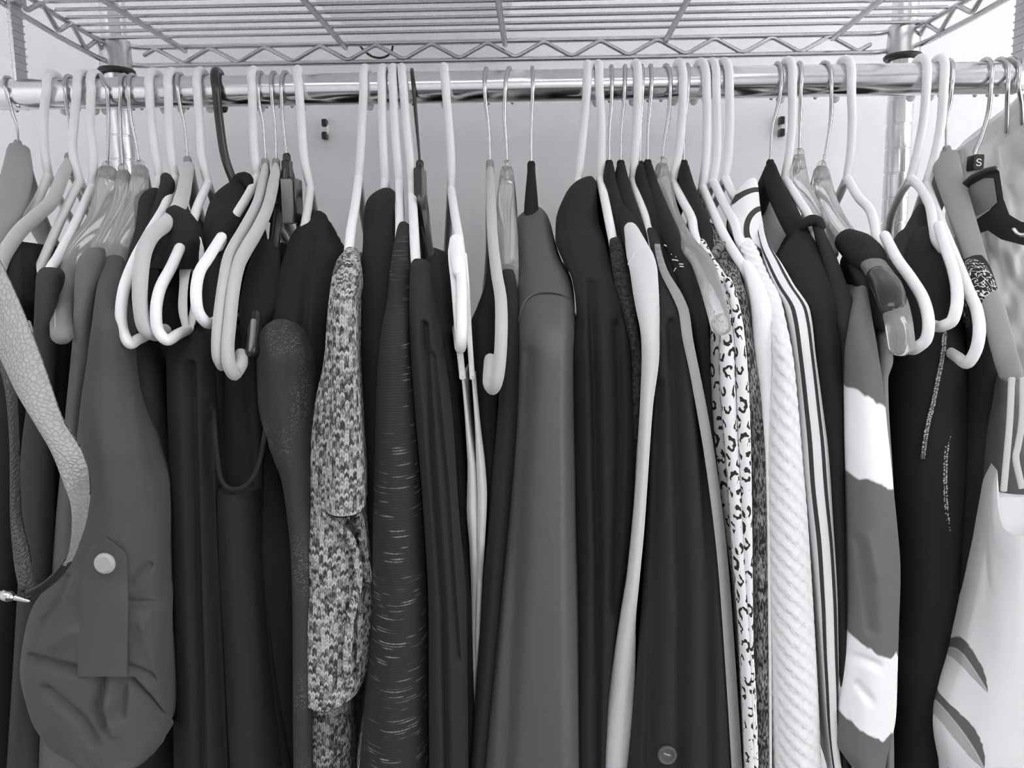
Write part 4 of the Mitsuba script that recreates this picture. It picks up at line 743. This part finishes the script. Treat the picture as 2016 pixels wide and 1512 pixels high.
bt = trimesh.creation.revolve(np.array([[0, .0012], [.0040, .0012], [.0046, .0024], [.0058, .0026], [.0064, .0016], [.0064, 0], [0, 0]]), sections=40); bt.apply_transform(trimesh.transformations.rotation_matrix(np.pi / 2, (1, 0, 0))); bt.apply_translation(P(1313, 1485, Yb_ - .0022))
cloth('horn_button', 0.09, 0.3, spec=.7)
bk = put('button', bt, 'horn_button', cc, 30, label='round sewn button')
cb = P(1313, 1485, Yb_ - .0038)
scene[f'{bk}__thread'] = mikit.ply(sweep([cb + [-.002, 0, .0006], cb + [0, -.0004, 0], cb + [.002, 0, -.0006]], .0006, sides=8), 'stripe_edge')
bb, Lbb = garment('stitched_shirt', 'black top with short white stitches on its shoulder', 'top', 'black_cloth', [(455, 1297, 1318, -.075), (480, 1306, 1334, -.095), (520, 1324, 1362, -.125), (580, 1342, 1382, -.155), (640, 1360, 1392, -.175), (700, 1372, 1396, -.18), (800, 1386, 1402), (1000, 1406, 1420), (1620, 1446, 1456)])
for k, (x, y, a) in enumerate([(1311, 484, .5), (1324, 495, .15), (1325, 501, .1), (1334, 507, .35), (1333, 513, .3), (1341, 520, .1), (1342, 525, .15), (1329, 531, 2.1), (1318, 490, .4), (1327, 512, .2)]):
    dx, dy = 3.2 * math.cos(a), 3.2 * math.sin(a)
    Y = min(surfY(Lbb, x, y), -.1) - .002
    put('stitch', sweep([P(x - dx, y - dy, Y), P(x + dx, y + dy, Y)], .0005, sides=6, per=2), 'white_plastic', bb)
garment('black_dress', 'black dress in the gap just left of the leopard print blouse', 'dress', 'black_cloth', [(430, 1368, 1392, -.05), (500, 1370, 1400, -.10), (580, 1380, 1410, -.14), (680, 1390, 1412, -.16), (900, 1400, 1430), (1620, 1450, 1470)])
# --- leopard, heather, whites
lp, L1 = garment('leopard_blouse', 'white leopard print blouse in long narrow folds', 'blouse', 'leopard_print', [(470, 1373, 1387, -.085), (500, 1384, 1402, -.11), (560, 1402, 1438, -.155), (620, 1400, 1450, -.175), (700, 1397, 1455, -.18), (850, 1402, 1460), (1000, 1425, 1468), (1200, 1445, 1475), (1620, 1468, 1494)], folds=.003)
garment(None, None, None, 'leopard_print', [(600, 1420, 1440, -.175), (640, 1418, 1446, -.19), (700, 1417, 1447, -.2), (800, 1421, 1450), (900, 1430, 1456), (1000, 1437, 1463), (1100, 1443, 1470), (1250, 1455, 1481), (1400, 1462, 1490), (1620, 1471, 1495)], part='front_fold', parent=lp, folds=.0012, back=-.1)
garment(None, None, None, 'leopard_print', [(545, 1424, 1438, -.16), (600, 1438, 1456, -.18), (640, 1443, 1464, -.195), (700, 1447, 1470, -.2), (800, 1450, 1476), (900, 1454, 1479), (1000, 1459, 1480), (1100, 1464, 1481), (1250, 1474, 1483), (1620, 1485, 1493)], part='front_fold', parent=lp, folds=.0012, back=-.1)
hs, Lhs = garment('heather_sweater', 'dark heather grey sweater with rolled edge between leopard print and white knit', 'sweater', 'heather_knit', [(438, 1378, 1406, -.055), (460, 1380, 1424, -.075), (500, 1404, 1446, -.105), (540, 1420, 1457, -.135), (600, 1438, 1474, -.175), (660, 1455, 1482, -.185), (750, 1466, 1495, -.19), (900, 1474, 1514), (1000, 1478, 1514), (1300, 1484, 1516), (1620, 1492, 1520)], folds=.0012)
put('rolled_edge', rope(Lhs, [(1408, 508), (1412, 494), (1424, 486), (1438, 490), (1445, 504)], .004, .002), 'heather_knit', hs)
garment('white_tee', 'smooth white tee with puffed shoulder left of the white knit', 'tee', 'white_cloth', [(512, 1456, 1478, -.125), (540, 1466, 1494, -.145), (575, 1475, 1512, -.17), (620, 1480, 1526, -.185), (700, 1482, 1530, -.19), (760, 1490, 1528), (850, 1500, 1520), (905, 1506, 1516), (1100, 1510, 1518), (1620, 1514, 1520)], folds=.001)
garment('white_knit_sweater', 'long white textured knit sweater', 'sweater', 'white_knit', [(468, 1462, 1480, -.085), (485, 1456, 1489, -.105), (540, 1482, 1513, -.14), (580, 1500, 1535, -.17), (640, 1515, 1550, -.19), (700, 1522, 1562, -.2), (800, 1516, 1572), (900, 1510, 1580), (1000, 1508, 1588), (1200, 1510, 1600), (1400, 1515, 1610), (1620, 1520, 1618)], folds=.001, nz=420, ns=60, ripple=(.00032, .0098, .9))
st, Lst = garment('striped_shirt', 'white shirt with black stripes and wide striped collar', 'shirt', 'striped_cloth', [(440, 1490, 1502, -.07), (480, 1497, 1514, -.10), (520, 1508, 1540, -.13), (560, 1524, 1563, -.155), (610, 1548, 1594, -.18), (700, 1565, 1606, -.19), (800, 1574, 1620), (900, 1580, 1634), (1000, 1590, 1640), (1200, 1610, 1652), (1300, 1618, 1652), (1400, 1626, 1650), (1620, 1655, 1690)], folds=.001)
garment(None, None, None, 'striped_collar', [(350, 1477, 1488, -.03), (356, 1468, 1491, -.036), (370, 1456, 1493, -.045), (400, 1441, 1496, -.06), (440, 1438, 1502, -.075), (470, 1450, 1508, -.085), (500, 1478, 1520, -.10)], part='collar', parent=st, folds=.0006, back=.03, plabel='white collar with two curved dark stripes')
garment(None, None, None, 'pale_cloth', [(388, 1508, 1520, .03), (430, 1494, 1545, .015), (480, 1498, 1572, .0), (540, 1524, 1580, -.02), (640, 1560, 1600, -.05)], part='lining', parent=st, folds=.002)
# --- right darks
garment('black_coat', 'black coat on the forked black velvet hanger, right of the striped shirt', 'coat', 'black_cloth', [(450, 1564, 1588, -.075), (480, 1550, 1608, -.10), (512, 1538, 1624, -.125), (545, 1550, 1635, -.145), (580, 1567, 1645, -.165), (615, 1590, 1650, -.18), (700, 1604, 1658, -.19), (800, 1618, 1660), (1000, 1638, 1663), (1200, 1650, 1666), (1620, 1660, 1672)])
sh, Lsh = garment('sheer_shirt', 'dark sheer top with rolled neck left of the tie dye sleeve', 'top', 'charcoal_cloth', [(428, 1592, 1616, -.07), (450, 1602, 1622, -.09), (500, 1615, 1645, -.12), (560, 1630, 1668, -.15), (610, 1640, 1684, -.175), (640, 1645, 1685, -.185), (720, 1652, 1674, -.185), (1000, 1660, 1672), (1620, 1668, 1680)], folds=.001)
put('rolled_neck', sweep([P(1580, 456, -.075), P(1583, 442, -.08), P(1596, 434, -.083), P(1610, 435, -.085), P(1619, 446, -.088)], [.0025, .0036, .0042, .0036, .0025], sides=12), 'charcoal_cloth', sh)
td, Ltd = garment('tie_dye_shirt', 'tie dyed shirt sleeve in broad white and grey bands', 'shirt', 'tie_dye', [(562, 1692, 1706, -.155), (585, 1686, 1710, -.175), (640, 1672, 1717, -.2), (700, 1664, 1727, -.205), (760, 1662, 1735), (850, 1661, 1744), (950, 1662, 1755), (1050, 1663, 1763), (1150, 1663, 1767), (1250, 1658, 1766), (1330, 1648, 1764), (1400, 1641, 1760), (1440, 1639, 1752), (1480, 1660, 1745), (1520, 1690, 1740), (1560, 1710, 1735)], folds=.0022, ffreq=40, zf=9, nz=200, ns=90, creases=[([(1690, 1065), (1700, 1110), (1708, 1160), (1716, 1240)], .004, 11), ([(1706, 1060), (1722, 1130)], -.0025, 12), ([(1672, 1290), (1700, 1300), (1730, 1312)], .003, 8), ([(1690, 1350), (1715, 1380)], .003, 8)])
garment('strappy_camisole', 'black strappy top wrapped over the thick clear hanger end', 'top', 'black_velvet', [(482, 1690, 1712, -.10), (490, 1676, 1728, -.112), (510, 1668, 1738, -.125), (540, 1678, 1730, -.145), (580, 1698, 1728, -.165), (620, 1712, 1738, -.18), (648, 1722, 1746, -.185)], back=-.04, folds=.001)
put('shoulder', sweep([P(1672, 476, -.098), P(1690, 489, -.108), P(1708, 508, -.125), P(1718, 520, -.138)], [.0105, .0125, .0122, .0100], [.0095, .0115, .0112, .0090], (1, .3, 0), sides=16), 'black_velvet', 'strappy_camisole')
put('strap_wrap', sweep([P(1732, 545, -.165), P(1742, 558, -.175), P(1752, 580, -.19), P(1758, 608, -.2)], [.0085, .0095, .0095, .0085], [.007, .0078, .0078, .0068], (1, .3, 0), sides=16), 'black_gloss', 'strappy_camisole', label='glossy black wrap around the clear hanger')
garment('ruffle_blouse', 'grey satin ruffle hanging below the thick clear hanger end', 'blouse', 'ruffle_cloth', [(642, 1732, 1750, -.175), (670, 1728, 1756, -.185), (710, 1728, 1758), (745, 1730, 1748), (1000, 1745, 1760), (1620, 1740, 1760)], folds=.004, ffreq=150)
vg, Lv = garment('black_velvet_gown', 'large black velvet gown with sequin trimmed straps', 'gown', 'black_velvet', [(443, 1822, 1837, -.08), (460, 1812, 1842, -.09), (500, 1795, 1856, -.11), (560, 1772, 1880, -.135), (640, 1755, 1895, -.155), (720, 1748, 1902, -.165), (900, 1752, 1905), (1100, 1766, 1895), (1300, 1766, 1885), (1620, 1740, 1872)], folds=.0006)
def sequins(pts, n, r):
    q = spline(np.array(pts, float), 14); idx = np.linspace(0, len(q) - 1, n).astype(int); ms = []
    for k in idx:
        for s in (-1, 1):
            x, y = q[k]; Y = surfY(Lv, x, y) - .0030 - random.random() * .0004
            m_ = trimesh.creation.icosphere(1, r * random.uniform(.3, 1.0)); m_.apply_translation(P(x + s * 2.4 + random.uniform(-1, 1), y + random.uniform(-3, 3), Y)); ms.append(m_)
    return cat(*ms)
cloth('sequin', 0.42, 0.25, spec=.9)
s1 = [(1860, 655), (1856, 700), (1848, 740), (1838, 790), (1826, 840), (1817, 900)]; s2 = [(1893, 640), (1891, 700), (1886, 750), (1878, 800), (1868, 850), (1862, 900), (1861, 950), (1863, 1000), (1868, 1050)]
for pts, n in ((s1, 70), (s2, 120)):
    kx = put('trim', sweep([P(x, y, surfY(Lv, x, y) - .0018) for x, y in pts], .0016, .0008, (1, 0, 0), sides=8), 'grey_tulle', vg, label='sequin trimmed strap')
    key = f'{kx}__sequins'; scene[key] = mikit.ply(sequins(pts, n * 2, .0007), 'sequin'); labels[key] = {'kind': 'stuff', 'label': 'tiny glittering sequins'}
garment('charcoal_dress', 'charcoal dress deep behind the forked white hanger by the right post', 'dress', 'slate_cloth', [(400, 1812, 1834, .0), (430, 1795, 1838, -.02), (480, 1770, 1842, -.05), (540, 1750, 1840, -.08), (700, 1745, 1830, -.10), (1620, 1745, 1830)])
garment('embroidered_shirt', 'black top with white embroidered scrollwork right of the sequin straps', 'top', 'embroidered_cloth', [(500, 1915, 1934, -.10), (515, 1904, 1944, -.14), (560, 1902, 1960, -.165), (610, 1908, 1972, -.18), (640, 1908, 1980, -.17), (700, 1905, 1985, -.165), (900, 1890, 1985), (1100, 1880, 1960), (1620, 1850, 1930)], folds=.0012)
garment('grey_tulle_skirt', 'grey sheer tulle skirt behind the strap of the printed dress', 'skirt', 'grey_tulle', [(740, 1968, 1995, -.18), (780, 1962, 2010, -.185), (830, 1950, 2020), (900, 1938, 2040), (980, 1925, 2060), (1620, 1900, 2080)], folds=.002)
# printed dress at the right edge
dr_, Ld = garment('printed_dress', 'pale dress with grey leaf print and scooped neck at the right edge', 'dress', 'floral_cloth', [(925, 1962, 2068, -.215), (960, 1948, 2072), (1000, 1938, 2080), (1060, 1925, 2085), (1120, 1912, 2090), (1200, 1896, 2095), (1300, 1871, 2100), (1360, 1851, 2105), (1420, 1838, 2110), (1512, 1850, 2115), (1620, 1856, 2120)], folds=.003, ffreq=40, zf=10, top=lambda fx, t: .036 * max(0, 1 - abs(fx / .9) ** 3) * (1 if t < .25 else 0), back=-.1)
for pts in ([(1992, 745), (1988, 830), (1982, 900), (1976, 966)], [(2014, 745), (2012, 830), (2004, 880), (2000, 900), (2012, 960)]):
    put('strap', sweep([P(x, y, -.212) for x, y in pts], .0022, .0008, (1, 0, 0), sides=8), 'pale_cloth', dr_)
put('back_panel', loft([(900, 1985, 2060, -.18), (930, 1972, 2065), (980, 1962, 2070), (1050, 1955, 2070), (1200, 1950, 2070)], back=-.165, folds=.001).mesh, 'pale_cloth', dr_, True)
# white ribbon among the loops
put('white_ribbon', cat(sweep([P(388, 470, -.13), P(384, 500, -.135), P(368, 520, -.14), (P(362, 560, -.15)), P(360, 610, -.16), P(366, 648, -.165)], [.003, .006, .0045, .0030, .0030, .002], [.002, .004, .002, .0015, .0015, .0015], (1, .3, 0), sides=12), sweep([P(384, 505, -.13), P(386, 560, -.14), P(382, 610, -.15), P(372, 650, -.16)], .0028, .0014, (1, .3, 0), sides=10)), 'white_cloth', smooth=True,
    label='crumpled white ribbon loop beside the middle bare hanger loop', category='ribbon')
# plastic bag
Lg = loft([(190, 2004, 2090, .0), (215, 1978, 2100, -.005), (250, 1940, 2115, -.01), (285, 1898, 2125, -.014), (298, 1886, 2130, -.016), (340, 1886, 2140, -.02), (450, 1896, 2160, -.03), (600, 1915, 2180, -.05), (800, 1935, 2200, -.07), (1620, 1960, 2230)], slope=.3, back=.12, folds=.022, ffreq=44, zf=24, seed=77, nz=160, ns=80, round_top=0)
put('garment_bag', Lg.mesh, 'bag_film', smooth=True, label='crumpled clear plastic garment bag at the right end of the rod', category='garment bag')
